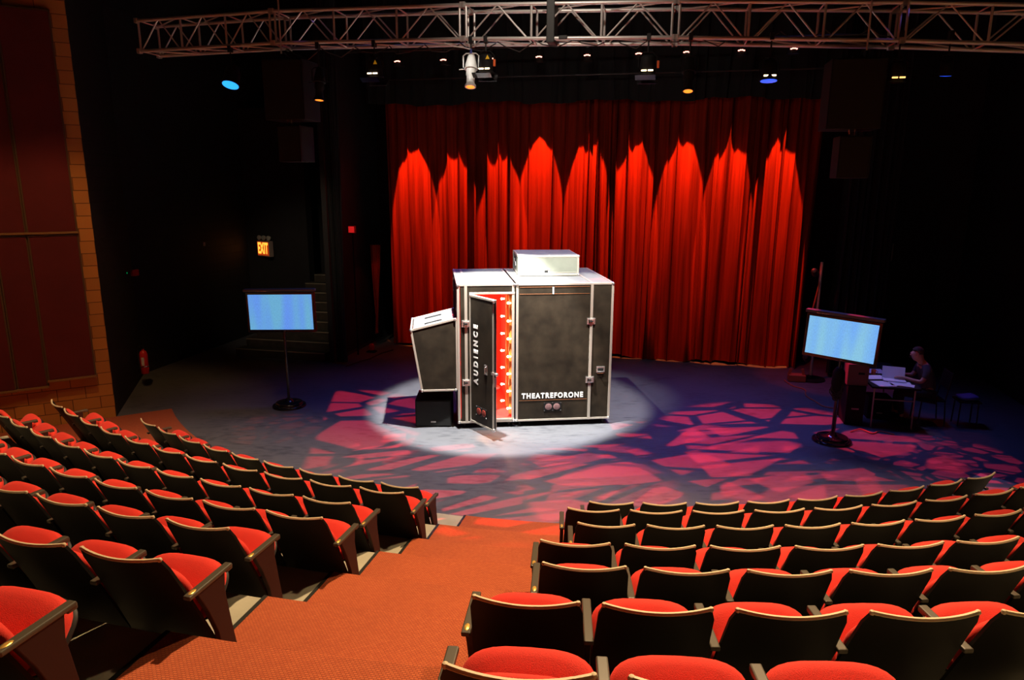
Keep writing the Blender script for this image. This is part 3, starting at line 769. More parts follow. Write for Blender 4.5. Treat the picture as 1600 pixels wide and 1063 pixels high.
for y in (.46, .55): m_.box((.46, y, CH + .003), (.30 if y < .5 else .2, .02, .002))
m_.build('lid_mark', 'grey_plastic', cs)
# ---- floor speaker under the extension
sp = thing('floor_speaker', 'black box loudspeaker on the floor under the sloping side extension', 'speaker', (-1.665, 11.58, 0), .02)
MB().box((.31, .32, .25), (.62, .62, .48)).build('cabinet', 'black_matte', sp, bevel=.012)
MB().box((.31, .004, .25), (.58, .012, .44)).build('grille', 'black_grille', sp, bevel=.004)
MB().box((.31, -.004, .10), (.085, .004, .028)).build('badge', 'grey_plastic', sp)

# ================================================================== MONITOR STANDS
def monitor(loc, yaw, W, H, zc, roll, ph, label, scr, cover, cables):
    t = thing('monitor_stand', label, 'monitor', loc, yaw)
    b = MB().lathe([(.31, 0), (.31, .022), (.30, .035), (.255, .042), (.25, .075), (.24, .085), (.10, .092), (.06, .13), (.045, .16), (.001, .162)], 36)
    b.build('base', 'black_gloss', t, smooth=True)
    MB().cone((0, 0, .13), (0, 0, ph), .026, .024, 16).build('pole', 'black_gloss', t, smooth=True)
    MB().box((0, -.03, zc), (.22, .06, .26)).box((0, 0, zc), (.09, .09, .14)).build('bracket', 'steel_dark', t, bevel=.005)
    d = bpy.data.objects.new('display', None); COL.objects.link(d); d.parent = t; d.location = (0, -.10, zc); d.rotation_euler = (0, roll, 0)
    MB().box((0, .01, 0), (W + .09, .07, H + .10)).build('housing', 'black_gloss', d, bevel=.008)
    MB().box((0, -.028, .005), (W, .006, H)).build('screen', scr, d)
    if cover:
        MB().box((0, 0, H / 2 + .085), (W + .13, .13, .045)).build('top_cover', 'grey_cover', d, bevel=.004)
        g = MB(); 
        for x in (-.38, -.30, -.24): g.box((x, -.068, H / 2 + .07), (.05, .004, .008))
        g.build('cover_clip', 'chrome', d)
    MB().box((-.30 * W * 0 + .05, -.034, -H / 2 - .022), (.03, .004, .008)).build('badge', 'grey_plastic', d)
    if cables:
        c = MB(); rnd = random.Random(3)
        for k in range(5):
            pts = []
            for j in range(26):
                tt = j / 25; an = tt * 2 * PI * 1.0 + k
                pts.append((.085 * math.cos(an) + .02 * rnd.uniform(-1, 1), .03 * math.sin(an) - .05, 1.02 + .18 * math.sin(an) - .03 * k))
            c.tube(pts, .009, 6)
        c.tube([(.03, -.03, 1.3), (.05, -.04, 1.0), (.06, -.05, .7), (.04, -.05, .4), (.05, -.1, .12)], .010, 6)
        c.build('coiled_cable', 'cable_black', t, smooth=True)
        MB().lathe([(.001, .72), (.05, .74), (.085, .85), (.10, 1.0), (.095, 1.18), (.05, 1.26), (.001, 1.27)], 14).build('cable_bag', 'black_matte', t, smooth=True)
    return t
M['grey_cover'] = mat('dark_grey_cover', (.10, .095, .09), .5)
monitor((-4.21, 12.73, 0), .0, 1.155, .645, 1.825, math.radians(-.6), 1.85, 'flat screen glowing blue on a pole stand at stage left of the steps', 'screen_left', True, False)
monitor((5.30, 11.01, 0), math.radians(-38), 1.03, .615, 1.745, math.radians(2.2), 1.75, 'flat screen glowing pale blue on a pole stand by the desk', 'screen_right', True, True)

# ================================================================== TRUSS AND LIGHTS
XS = [-5.86, -3.61, -.76, 2.07, 4.76, 6.65]; ZT = [6.50, 6.54, 6.50, 6.42, 6.29, 6.17]
TH, TD = .43, .43
tr = thing('lighting_truss', 'long aluminium box truss hanging over the front of the stage', 'truss', hw(0, 0), ROT)
def P3(x, y, z): return Vector((x, TRY + y, z))
for i in range(5):
    x0, x1 = XS[i] + .012, XS[i + 1] - .012; z0, z1 = ZT[i], ZT[i + 1]
    m_ = MB(); cr = .025; dr_ = .011; nb = 2 if i == 4 else 3
    for y in (-TD / 2, TD / 2):
        for dz in (0, -TH): m_.tube([P3(x0, y, z0 + dz), P3(x1, y, z1 + dz)], cr, 10)
    def at(t): return x0 + (x1 - x0) * t, z0 + (z1 - z0) * t
    for k in range(nb + 1):
        x, z = at(min(max(k / nb, .012), .988))
        for y in (-TD / 2, TD / 2): m_.tube([P3(x, y, z), P3(x, y, z - TH)], dr_ * 1.5, 8)
        for dz in (0, -TH): m_.tube([P3(x, -TD / 2, z + dz), P3(x, TD / 2, z + dz)], dr_, 6)
    for k in range(nb):
        xa, za = at(k / nb + .02); xm, zm = at((k + .5) / nb); xb, zb = at((k + 1) / nb - .02)
        for y in (-TD / 2, TD / 2):
            m_.tube([P3(xa, y, za - TH), P3(xm, y, zm)], dr_, 8); m_.tube([P3(xm, y, zm), P3(xb, y, zb - TH)], dr_, 8)
        m_.tube([P3(xa, -TD / 2, za - TH), P3(xb, TD / 2, zb - TH)], dr_, 6); m_.tube([P3(xa, TD / 2, za), P3(xb, -TD / 2, zb)], dr_, 6)
    o = m_.build('truss_section', 'truss', tr, smooth=True)
    for x, z in (at(0.0), at(1.0)):
        for y in (-TD / 2, TD / 2):
            for dz in (0, -TH): MB().box((x, TRY + y, z + dz), (.05, .07, .07)).build('gate_plate', 'truss', o)
s_ = MB()
for x, z in ((.45, 6.47),): s_.box((x, TRY - .1, z - TH / 2), (.11, .30, TH + .12))
s_.box((.62, TRY - .23, 6.04), (.12, .03, .05)); s_.build('black_sling', 'rubber', tr, bevel=.01)
w_ = MB()
rnd = random.Random(8)
for k in range(16):
    x = -3.4 + k * .52; w_.tube([(x, TRY - .2, 6.02), (x + .10, TRY - .19, 5.97 - .06 * rnd.random()), (x + .30, TRY - .18, 5.95 - .08 * rnd.random()), (x + .5, TRY - .2, 6.0)], .008, 5)
w_.build('cable_run', 'cable_black', tr)
for X, lab, dz in ((-3.45, 'left', 0), (4.36, 'right', -.2)):
    t = thing('chain_hoist_line', 'steel hanging chain running up from the %s hanging speaker past the truss' % lab, 'chain', hw(X, TRY - .3), ROT)
    c = MB()
    c.tube([(0, 0, 5.95 + dz), (0, 0, 9.2)], .012, 6); c.build('chain', 'truss', t)
    MB().lathe([(.001, 0), (.04, .01), (.05, .06), (.03, .12), (.001, .13)], 12, (0, 0, 6.9)).build('hook', 'truss', t, smooth=True)
    MB().tube([(-.05, .12, 5.90 + dz), (-.03, .03, 5.96 + dz), (.03, .03, 5.96 + dz), (.05, .12, 5.90 + dz)], .012, 6).build('shackle', 'steel_dark', t)
for X, z0, lab in ((-3.46, 5.91, 'left'), (4.30, 5.70, 'right')):
    t = thing('hanging_speaker', 'tall black loudspeaker hanging from the %s end of the truss' % lab, 'speaker', hw(X, TRY - .3, z0 - .87), ROT)
    MB().box((0, .25, .42), (.64, .5, .84)).build('cabinet', 'black_matte', t, bevel=.012)
    MB().box((0, -.004, .42), (.60, .012, .80)).build('grille', 'black_grille', t)
    MB().box((0, .2, .86), (.12, .2, .03)).build('fly_plate', 'steel_dark', t)
    MB().tube([(-.02, .1, .0), (-.01, .1, -.06), (.02, .1, -.10)], .012, 6).build('safety_shackle', 'chrome', t)
    t2 = thing('hanging_speaker', 'smaller black loudspeaker slung under the %s hanging speaker' % lab, 'speaker', hw(X + .05, TRY - .3, z0 - 1.46), ROT)
    MB().box((0, .2, .25), (.38, .4, .52)).build('cabinet', 'black_matte', t2, bevel=.01)
    MB().box((0, -.004, .25), (.34, .012, .48)).build('grille', 'black_grille', t2)
    MB().box((.18, -.006, .25), (.012, .02, .52)).build('edge_bar', 'steel_dark', t2)
    MB().tube([(0, .1, .5), (0, .1, .75)], .012, 6).build('link', 'chrome', t2)
    spot('speaker_blue_light', hw(X + .55, TRY - .25, z0 + .55), hw(X + .12, TRY - .15, z0), 12, 1.2, (.15, .12, 1), .3, .02)

def clamp(t, z):    # clamp + yoke at the top of a lantern, z = truss tube height over the lantern origin
    MB().box((0, 0, z - .02), (.05, .07, .09)).cone((0, 0, z - .06), (0, 0, .16), .010, .010, 8).build('clamp', 'steel_dark', t)
def ellipsoidal(X, z, label, body, lens, tilt=(0, 0), group=None, s=1.0, ring=True):
    t = thing('profile_spotlight', label, 'stage light', hw(X, TRY - TD / 2, z), ROT, group)
    top = 6.07 - .027 * max(0, X) - z
    clamp(t, max(.22, top))
    y = MB().tube([(-.11 * s, 0, -.02), (-.11 * s, 0, .13 * s), (-.07, 0, .16), (.07, 0, .16), (.11 * s, 0, .13 * s), (.11 * s, 0, -.02)], .009, 6).build('yoke', body, t)
    R = Euler((tilt[0], tilt[1], 0)).to_matrix()
    b = MB().lathe([(.001, .17), (.035, .165), (.052, .13), (.062, .08), (.078, .02), (.082, -.03), (.07, -.05)], 20, (0, 0, 0), R)
    b.build('lamp_house', body, t, smooth=True)
    b = MB().lathe([(.066, -.05), (.068, -.13), (.056, -.15), (.056, -.24), (.066, -.26), (.078, -.275), (.078, -.30), (.060, -.30), (.058, -.285)], 20, (0, 0, 0), R)
    br_ = b.build('barrel', body, t, smooth=True)
    MB().lathe([(.001, -.300), (.064, -.296), (.066, -.288)], 20, (0, 0, 0), R).build('lens', lens, t, smooth=True)
    if ring:
        q = MB().lathe([(.085, -.035), (.094, -.04), (.094, -.048), (.07, -.05)], 20, (0, 0, 0), R); q.box(R @ Vector((-.12, 0, -.042)), (.10, .012, .008), R); q.box(R @ Vector((.12, 0, -.042)), (.08, .012, .008), R)
        q.build('shutter_ring', body, t, smooth=True)
    return t
def parcan(X, z, label, vent, lens, group='wash lanterns under the truss', sticker=False, doors=False, tag_=False, s=1.0, y=None, vents_=2, tilt=8):
    t = thing('wash_lantern', label, 'stage light', hw(X, TRY - TD / 2 if y is None else y, z), ROT, group)
    top = (6.07 - .027 * max(0, X) if y is None else 6.88) - z
    clamp(t, max(.16, top))
    MB().tube([(-.12 * s, 0, -.02), (-.12 * s, 0, .10 * s), (-.06, 0, .16), (.06, 0, .16), (.12 * s, 0, .10 * s), (.12 * s, 0, -.02)], .008, 6).build('yoke', 'black_matte', t)
    R = Euler((math.radians(tilt), 0, 0)).to_matrix()
    MB().lathe([(.001, .13 * s), (.06 * s, .125 * s), (.085 * s, .10 * s), (.098 * s, .0), (.102 * s, -.10 * s), (.118 * s, -.11 * s), (.118 * s, -.13 * s), (.09 * s, -.13 * s)], 20, (0, 0, 0), R).build('can', 'black_matte', t, smooth=True)
    v = MB()
    if vents_ == 2:
        for sx in (-.042, .042): v.box((sx * s, -.100 * s, -.075 * s), (.066 * s, .012, .018 * s))
    else:
        for k, sx in enumerate((-.05, -.018, .018, .05)): v.box((sx * s, -.100 * s, (-.02 - .01 * abs(k - 1.5)) * s), (.030 * s, .012, .022 * s))
    v.build('vent_slot', vent, t, bevel=.003)
    if lens: MB().lathe([(.001, -.140 * s), (.10 * s, -.135 * s), (.104 * s, -.12 * s)], 20, (0, 0, 0), R).build('lens', lens, t, smooth=True)
    if sticker: MB().add([(.02, -.105, .045), (.075, -.102, .045), (.048, -.104, .10)], [(0, 1, 2)]).add([(.02, -.100, .045), (.075, -.097, .045), (.048, -.099, .10)], [(2, 1, 0)]).build('warning_sticker', 'yellow_sticker', t)
    if tag_: MB().box((.135, -.06, .0), (.03, .03, .09)).build('plug', 'orange_tag', t, bevel=.005)
    if doors:
        d = MB(); d.box((-.02, -.15, -.165), (.26, .01, .10), (math.radians(60), 0, 0)); d.box((0, .13, -.17), (.26, .01, .12), (math.radians(-40), 0, 0))
        d.build('barn_door', 'black_gloss', t)
    return t
el = ellipsoidal(-.65, 5.72, 'bright white profile spotlight hanging from the truss above the booth', 'white_fixture', 'glass_orange', (math.radians(-16), math.radians(-2)))
MB().tube([(.0, 0, .17), (.0, -.02, .22)], .016, 8).build('cable_gland', 'glass_blue_dim', el) if False else MB().cone((0, 0, .16), (0, -.01, .215), .020, .014, 10).build('cable_gland', 'blue_matte', el)
MB().tube([(0, -.01, .21), (-.1, -.02, .235), (-.25, 0, .26), (-.38, .02, .31)], .009, 6).build('power_cable', 'white_fixture', el, smooth=True)
spot('fixture_kick', hw(-.9, TRY - 1.5, 6.3), hw(-.65, TRY - .2, 5.65), 8, 60, (1, .97, .9), .4, .03)
parcan(-.44, 5.74, 'dark wash lantern with a yellow triangle sticker right beside the white spotlight', 'glow_white', None, sticker=True, doors=True, tag_=True)
parcan(-2.06, 5.72, 'dark wash lantern with a yellow label near the left of the red curtain', 'glow_white', None, sticker=True, doors=True)
parcan(1.74, 5.66, 'dark wash lantern with open barn doors right of the truss centre', 'glow_white', None, doors=True, tag_=True)
parcan(3.26, 5.56, 'dark wash lantern with a deep blue lens near the right end', 'glow_white', 'glass_blue', tilt=-6)
parcan(-4.32, 5.68, 'dark wash lantern with a bright cyan blue lens at far left', 'glow_white', 'glass_cyan', s=1.15, tilt=-24)
parcan(4.75, 5.50, 'dim wash lantern with one amber vent beyond the right hanging speaker', 'glow_yellow', None)
ellipsoidal(2.27, 5.60, 'dark profile spotlight with an amber lens right of the truss centre', 'black_matte', 'glass_orange', (math.radians(-18), 0), 'dark profile spotlights')
ellipsoidal(-2.92, 5.60, 'dark profile spotlight with an orange lens near the left hanging speaker', 'black_matte', 'glass_orange', (math.radians(-8), 0), 'dark profile spotlights')
t = parcan(5.30, 5.52, 'small unlit lantern with a violet lens at the far right of the truss', 'black_matte', 'glass_blue', s=.6)
# curtain lanterns on their own pipe
pb = thing('lighting_pipe', 'thin steel pipe carrying the row of red lanterns above the curtain', 'pipe', hw(0, 0), ROT)
MB().tube([(-4.9, -1.9, 6.9), (5.65, -1.9, 6.9)], .024).build('pipe', 'steel_dark', pb)
MB().tube([(-4.6, -1.9, 6.9), (-4.6, -1.9, 9.2)], .006, 5).tube([(5.4, -1.9, 6.9), (5.4, -1.9, 9.2)], .006, 5).build('suspension_wire', 'steel_dark', pb)
NW = ['leftmost', 'second', 'third', 'fourth', 'fifth', 'sixth', 'seventh', 'eighth', 'rightmost']
for i, X in enumerate(FIX):
    t = parcan(X, 6.70, ('%s of the nine small red-glowing lanterns in line above the curtain' % NW[i]) if i in (0, 8) else
               ('small red-glowing lantern above the curtain, %s from the left of nine' % NW[i]), 'glow_pink', None, 'lanterns above the red curtain', s=1.0, y=-1.9, vents_=4)
bp_ = thing('scenery_batten', 'faint black pipe batten crossing above the red curtain', 'pipe', hw(0, 0), ROT)
MB().tube([(-4.6, -1.0, 6.44), (5.2, -1.0, 6.44)], .018).build('pipe', 'steel_dark', bp_)

# ================================================================== STAGE LEFT: steps, exit, extinguisher
t = thing('stage_steps', 'wide dark wooden steps with pale nosings rising to the exit', 'steps', hw(0, 0), ROT)
for k in range(9):
    xl = -7.95 + .13 * k; y0 = -2.33 + .27 * k; z1 = .195 * (k + 1)
    o = MB().box(((xl - 5.62) / 2, y0 + .16, z1 - .0975), (-5.62 - xl, .32, .195)).build('step', 'wood_step', t)
    MB().box(((xl - 5.62) / 2, y0 + .005, z1 - .008), (-5.62 - xl, .03, .022)).build('nosing', 'step_edge', o, bevel=.004)
def exit_sign(loc, rz, label, lit):
    t = thing('exit_sign', label, 'sign', loc, rz)
    MB().box((0, .06, 0), (.50, .12, .42)).build('housing', 'sign_box', t, bevel=.012)
    if lit:
        MB().box((-.02, -.004, 0), (.44, .008, .36)).build('face', 'sign_face', t)
        text_mesh('letters', 'EXIT', .40, 'sign_letter', t, (-.02, -.012, .0), (PI / 2, 0, 0), bold=.014, sx=.46, spacing=1.08)
        for x in (-.16, .02, .21):
            hd_ = MB().lathe([(.001, 0), (.062, .005), (.066, .02), (.05, .07), (.02, .09)], 16, (x, -.02, .29), Matrix.Rotation(-PI / 2, 3, 'X')).build('lamp_head', 'lamp_glass', t, smooth=True)
            MB().cone((x, .04, .20), (x, .04, .28), .015).build('lamp_stem', 'steel_dark', hd_)
    else:
        text_mesh('letters', 'EXIT', .34, 'sign_dim', t, (-.02, -.012, .0), (PI / 2, 0, 0), bold=.012, sx=.46, spacing=1.08)
    return t
exit_sign(hw(-7.0 + 1.57 * 0, -.15, 2.52) if False else Vector((-6.66, 18.92, 2.38)), ROT - .35, 'lit orange EXIT sign with three lamp heads on top', True)
exit_sign(hw(7.2, 1.375, 2.55), ROT, 'dim red EXIT sign in the dark far right of the stage', False)
t = thing('sign_shelf_wall', 'black wall section carrying the lit exit sign over the steps', 'wall section', Vector((-6.66, 18.92, 0)), ROT)
MB().box((0, .33, 3.0), (2.4, .3, 6.0)).build('wall_panel', 'wall_black', t)
d = (hw(-9.0, -4.2) - W0).normalized(); pe = Vector((-7.62, 13.6, 0))
def extinguisher(loc):
    t = thing('fire_extinguisher', 'red fire extinguisher with a white label on the black wall', 'fire extinguisher', loc, -.2)
    MB().lathe([(.001, 0), (.065, .0), (.078, .02), (.078, .40), (.06, .46), (.025, .49), (.022, .52), (.001, .52)], 22).build('cylinder', 'red_paint', t, smooth=True)
    MB().box((0, 0, .55), (.035, .06, .06)).box((0, -.05, .59), (.025, .13, .015)).build('valve', 'steel_dark', t, bevel=.003)
    MB().tube([(-.02, 0, .54), (-.10, -.01, .56), (-.115, -.01, .45), (-.10, -.02, .25), (-.095, -.02, .12)], .012, 8).build('hose', 'cable_black', t, smooth=True)
    MB().box((.03, -.072, .27), (.055, .014, .17)).build('label_plate', 'paper', t)
    MB().lathe([(.080, 0), (.083, .0), (.083, .018), (.080, .018)], 22, (0, 0, .15)).build('strap', 'chrome', t, smooth=True)
    MB().box((-.04, .085, .25), (.05, .02, .5)).build('wall_bracket', 'steel_dark', t)
    return t
extinguisher(Vector((-7.50, 13.9, .30)))
t = thing('wall_call_box', 'small dark red box beside a green light on the black wall', 'control box', Vector((-7.86, 14.6, 2.28)), 1.2)
MB().box((0, 0, 0), (.16, .06, .13)).build('box', 'red_paint', t, bevel=.006)
MB().ball((-.22, -.02, .02), .022, 8).build('green_lamp', 'green_led', t)
MB().tube([(-.55, .0, -.06), (-.48, -.03, -.12), (-.40, -.03, -.11)], .012, 6).build('conduit', 'chrome', t)
t = thing('red_wall_beacon', 'small red glowing box high beside the left edge of the red curtain', 'light', hw(-5.14, -1.55, 3.05), ROT)
MB().box((0, 0, 0), (.17, .08, .17)).build('housing', 'red_paint', t, bevel=.008)
MB().box((0, -.043, 0), (.14, .006, .14)).build('lens', mat('dim_red_lens', (.6, .02, .02), .4, emit=(1, .02, .02), es=.5), t)
MB().bar((0, .03, -.05), (0, .03, -3.05), .03, .03).build('post', 'black_matte', t)
t = thing('small_wall_clip', 'tiny pale switch plate on the black wall left of the exit sign', 'switch', hw(-8.86, -1.9, 2.65), ROT - PI / 2)
MB().box((0, 0, 0), (.07, .02, .09)).build('plate', 'grey_plastic', t, bevel=.004)
t = tag(MB().tube([(-3.80, 15.62, .012), (-3.66, 15.95, .012), (-3.40, 16.35, .012), (-3.22, 16.9, .012), (-3.0, 17.25, .012)], .016, 6).build('floor_cable', 'cable_black', smooth=True), 'black cable along the floor from the steps to the curtain edge', 'cable')
for (bx, by, hh_, lab) in ((-4.92, -1.2, .22, 'small red-lit floor lamp bracket at the left foot of the curtain'),):
    t = thing('floor_light', lab, 'floor light', hw(bx, by, 0), ROT)
    MB().box((0, 0, .02), (.22, .16, .03)).build('plate', 'black_matte', t)
    MB().lathe([(.001, 0), (.06, .01), (.07, .10), (.05, .16), (.001, .17)], 14, (0, 0, .05)).build('lamp', 'red_paint', t, smooth=True)
spot('red_side_light', hw(-4.9, -1.0, 2.9), hw(-4.95, -.6, .2), 30, 12, (1, .05, .02), .5, .03)

# ================================================================== STAGE RIGHT: boom, desk, person
BX, BY = 5.32, -1.35
t = thing('lighting_boom', 'red-lit side lighting boom stand at the right edge of the curtain', 'boom stand', hw(BX, BY), ROT)
MB().cone((0, 0, 0), (0, 0, 2.55), .035, .030, 12).build('pole', 'alu', t, smooth=True)
MB().lathe([(.30, 0), (.30, .025), (.05, .04), (.04, .1), (.001, .1)], 20).build('base', 'steel_dark', t, smooth=True)
for k, z in enumerate((2.35, .85, .5)):
    o = MB().lathe([(.001, .12), (.05, .11), (.07, .04), (.07, -.10), (.08, -.12), (.001, -.11)], 14, (-.14, -.08, z), Euler((math.radians(60), math.radians(-40), 0)).to_matrix()).build('lamp_can', 'steel_dark', t, smooth=True)
MB().tube([(.02, 0, 2.3), (-.08, -.05, 1.7), (-.16, -.08, 1.2), (-.06, -.06, .9)], .018, 6).build('hanging_cable', 'cable', t, smooth=True)
spot('boom_light', hw(BX - .9, BY - .6, 3.6), hw(BX, BY, .9), 24, 90, (1, .05, .02), .5, .03)
t = thing('junction_box', 'small red-lit cable junction box on the floor by the curtain corner', 'junction box', hw(5.0, -1.55), ROT)
MB().box((0, 0, .08), (.34, .22, .14)).build('box', 'cable', t, bevel=.01)
MB().box((-.15, -.02, .2), (.05, .04, .14), (0, .3, 0)).box((.12, -.02, .2), (.05, .04, .16), (0, -.2, 0)).build('plug', 'cable', t)
pts = [hw(4.75, -1.6, .012), hw(4.85, -2.0, .012), hw(5.05, -2.25, .012), hw(5.0, -2.7, .012), hw(5.12, -3.1, .012), hw(5.2, -3.35, .012), hw(5.45, -3.45, .012)]
def smooth_pts(p, n=6):
    out = []
    for i in range(len(p) - 1):
        a, b, c, d = p[max(i - 1, 0)], p[i], p[i + 1], p[min(i + 2, len(p) - 1)]
        for k in range(n):
            t = k / n
            out.append(.5 * ((2 * b) + (c - a) * t + (2 * a - 5 * b + 4 * c - d) * t * t + (3 * b - a - 3 * c + d) * t ** 3))
    return out + [p[-1]]
tag(MB().tube(smooth_pts(pts), .012, 6).build('extension_cord', 'cable', smooth=True), 'thin orange extension cord snaking from curtain corner to the desk', 'cord')
pts = [hw(5.35, -4.75, .012), hw(5.55, -4.62, .03), hw(5.7, -4.75, .012), hw(5.85, -4.62, .02), hw(6.05, -4.72, .012)]
tag(MB().tube(smooth_pts(pts), .010, 6).build('floor_cable', 'cable', smooth=True), 'tangled red-lit cable on the floor in front of the desk', 'cable')
# dark equipment case and small speaker left of the desk
t = thing('equipment_rack', 'waist-high black equipment case standing against the left of the desk', 'case', hw(5.33, -4.35), ROT)
MB().box((.16, .3, .36), (.30, .56, .70)).build('body', 'black_matte', t, bevel=.01)
MB().box((.16, .012, .3), (.12, .006, .025)).build('badge', 'grey_plastic', t)
t = thing('desk_speaker', 'upright red-lit box speaker with a dark slot on the equipment case', 'speaker', hw(5.30, -4.32, .715), ROT)
MB().box((.19, .18, .19), (.34, .32, .38)).build('cabinet', mat('red_lit_cabinet', (.16, .09, .085), .6), t, bevel=.008)  # dark box with the red light on it put into its colour
MB().box((.24, .016, .22), (.10, .008, .035)).build('handle_slot', 'black_matte', t)
# folding table
t = thing('folding_table', 'folding table with thin grey legs covered with papers', 'table', hw(5.72, -4.42), ROT)
MB().box((.37, .92, .735), (.78, 1.86, .035)).build('tabletop', 'black_matte', t, bevel=.005)
for y in (.07, 1.77):
    for x in (.05, .70): MB().cone((x, y, 0), (x - .0, y + .03, .72), .013, .013, 8).build('leg', 'grey_plastic', t)
    MB().cone((.05, y + .02, .50), (.70, y + .02, .50), .011, .011, 8).build('crossbar', 'grey_plastic', t)
def sheet(X, Y, w_, d_, rz, label, z=.757, th=.006, name='paper_sheet', m='paper'):
    return tag(MB().box((0, 0, 0), (w_, d_, th)).build(name, m, loc=hw(X, Y, z), rotz=ROT + rz), label, 'paper', 'papers on the folding table')
sheet(5.93, -4.22, .30, .34, .2, 'pinkish round-cornered white paper at the left corner of the table')
sheet(6.22, -4.17, .34, .30, -.1, 'broad white paper nearest the seated person')
sheet(5.90, -3.80, .34, .26, .25, 'white paper lying behind the pinkish one on the table', z=.758)
sheet(6.28, -4.27, .25, .18, -.35, 'top white paper overlapping at the near right table edge', z=.764)
sheet(5.95, -3.35, .45, .32, .1, 'white paper at the far end of the table', z=.758)
sp_ = thing('open_binder', 'open script with one big white page standing up on the table', 'book', hw(6.18, -3.86, .757), ROT - .12)
MB().box((0, 0, .11), (.36, .012, .24), (math.radians(-28), 0, math.radians(-4))).build('raised_page', 'paper', sp_)
MB().box((0, -.13, .012), (.36, .20, .02)).build('page_block', 'paper', sp_)
o = tag(MB().cone((0, 0, 0), (.07, -.16, .01), .006, .005, 8).build('pen', 'black_gloss', loc=hw(5.95, -4.0, .768), rotz=ROT), 'black pen lying on the papers on the table', 'pen')
t = thing('water_bottle', 'dark glass bottle standing at the far side of the table', 'bottle', hw(5.98, -3.15, .753), ROT)
MB().lathe([(.001, 0), (.036, .0), (.038, .02), (.038, .17), (.015, .22), (.014, .27), (.001, .27)], 16).build('glass', mat('dark_bottle_glass', (.03, .05, .04), .1, spec=.8), t, smooth=True)
MB().cone((0, 0, .27), (0, 0, .295), .016).build('cap', 'grey_plastic', t)
t = thing('red_mug', 'small red-lit mug by the papers on the table', 'mug', hw(5.93, -3.58, .753), ROT)
MB().lathe([(.001, 0), (.038, 0), (.042, .09), (.036, .09), (.033, .012), (.001, .012)], 16).build('cup', 'orange_tag', t, smooth=True)
MB().tube([(.04, 0, .075), (.07, 0, .06), (.07, 0, .035), (.04, 0, .02)], .006, 6).build('handle', 'orange_tag', t)
# bag/box under the table
t = thing('floor_speaker', 'black loudspeaker box on the floor under the desk speaker table', 'speaker', hw(5.8, -3.9, 0), ROT)
MB().box((.22, .2, .2), (.40, .38, .40)).build('cabinet', 'black_matte', t, bevel=.01)
MB().box((.22, .004, .12), (.10, .004, .02)).build('badge', 'grey_plastic', t)
spot('desk_spot', hw(6.1, -3.3, 2.6), hw(6.1, -4.05, .75), 17, 26, (.62, .50, 1), .5, .04)  # violet spot aimed down at the tabletop, no lamp body
spot('desk_red_light', hw(7.6, -2.6, 3.2), hw(6.8, -3.8, 1.0), 20, 14, (1, .06, .03), .5, .03)
# chair
PX, PY = 6.80, -3.80; PR = ROT + PI / 2
t = thing('stacking_chair', 'dark metal chair under the seated person', 'chair', hw(PX, PY), PR)
MB().box((0, -.02, .445), (.44, .42, .035)).build('seat', 'black_matte', t, bevel=.01)
MB().box((0, -.27, .80), (.42, .025, .30), (.12, 0, 0)).build('backrest', 'black_matte', t, bevel=.008)
for sx in (-1, 1):
    MB().cone((sx * .2, .17, 0), (sx * .2, .15, .44), .012).build('leg', 'wood_chair', t)
    MB().tube([(sx * .2, -.26, 0), (sx * .2, -.22, .44), (sx * .2, -.28, .92)], .012, 6).build('leg', 'wood_chair', t)
t = thing('blue_lit_pad', 'blue-lit seat pad on a low stool behind the seated person', 'seat_pad', hw(7.42, -3.85, .47), ROT)
vs, fs = rounded_pad(.34, .28, .08); MB().add([(v[0], v[1], v[2] + .04 + .012 * math.sin(20 * v[0])) for v in vs], fs).build('cloth', 'blue_matte', t, smooth=True)  # blue light on a dark seat put into the pad colour
t = thing('low_stool', 'low dark stool standing behind the person\'s chair', 'stool', hw(7.42, -3.85, 0), ROT)
MB().box((0, 0, .45), (.36, .34, .03)).build('seat', 'black_matte', t, bevel=.008)
for sx in (-1, 1):
    for sy in (-1, 1): MB().cone((sx * .15, sy * .14, 0), (sx * .14, sy * .13, .44), .012).build('leg', 'wood_chair', t)

def skin_obj(name, verts, edges, radii, m, parent, root=0, sub=2):
    me = bpy.data.meshes.new(name); me.from_pydata(verts, edges, []); me.materials.append(M[m])
    o = bpy.data.objects.new(name, me); COL.objects.link(o); o.parent = parent
    md = o.modifiers.new('skin', 'SKIN'); md.use_smooth_shade = True
    for i, r in enumerate(radii):
        rr = r if isinstance(r, tuple) else (r, r)
        me.skin_vertices[0].data[i].radius = rr; me.skin_vertices[0].data[i].use_root = (i == root)
    s = o.modifiers.new('sub', 'SUBSURF'); s.levels = sub; s.render_levels = sub
    dg = bpy.context.evaluated_depsgraph_get(); em = bpy.data.meshes.new_from_object(o.evaluated_get(dg))
    em.materials.clear(); em.materials.append(M[m])
    for p in em.polygons: p.use_smooth = True
    o.modifiers.clear(); o.data = em; return o
pr = thing('person', 'person in a dark grey t-shirt seated at the table reading papers', 'person', hw(PX, PY), PR)
V = []; Ed = []; Rd = []
def chain(pts, start=None):
    prev = start
    for (p, r) in pts:
        V.append(p); Rd.append(r); i = len(V) - 1
        if prev is not None: Ed.append((prev, i))
        prev = i
    return prev
chain([((0, 0, .55), (.15, .12)), ((0, .02, .68), (.14, .11)), ((0, .06, .82), (.15, .11)), ((0, .11, .96), (.155, .10)), ((0, .155, 1.06), (.09, .075)), ((0, .19, 1.115), (.052, .055)),
       ((0, .235, 1.175), (.070, .080)), ((0, .262, 1.235), (.088, .108)), ((0, .262, 1.30), (.074, .092))])
chain([((.0, .318, 1.150), (.050, .042))], 6)             # jaw and chin
hands = []
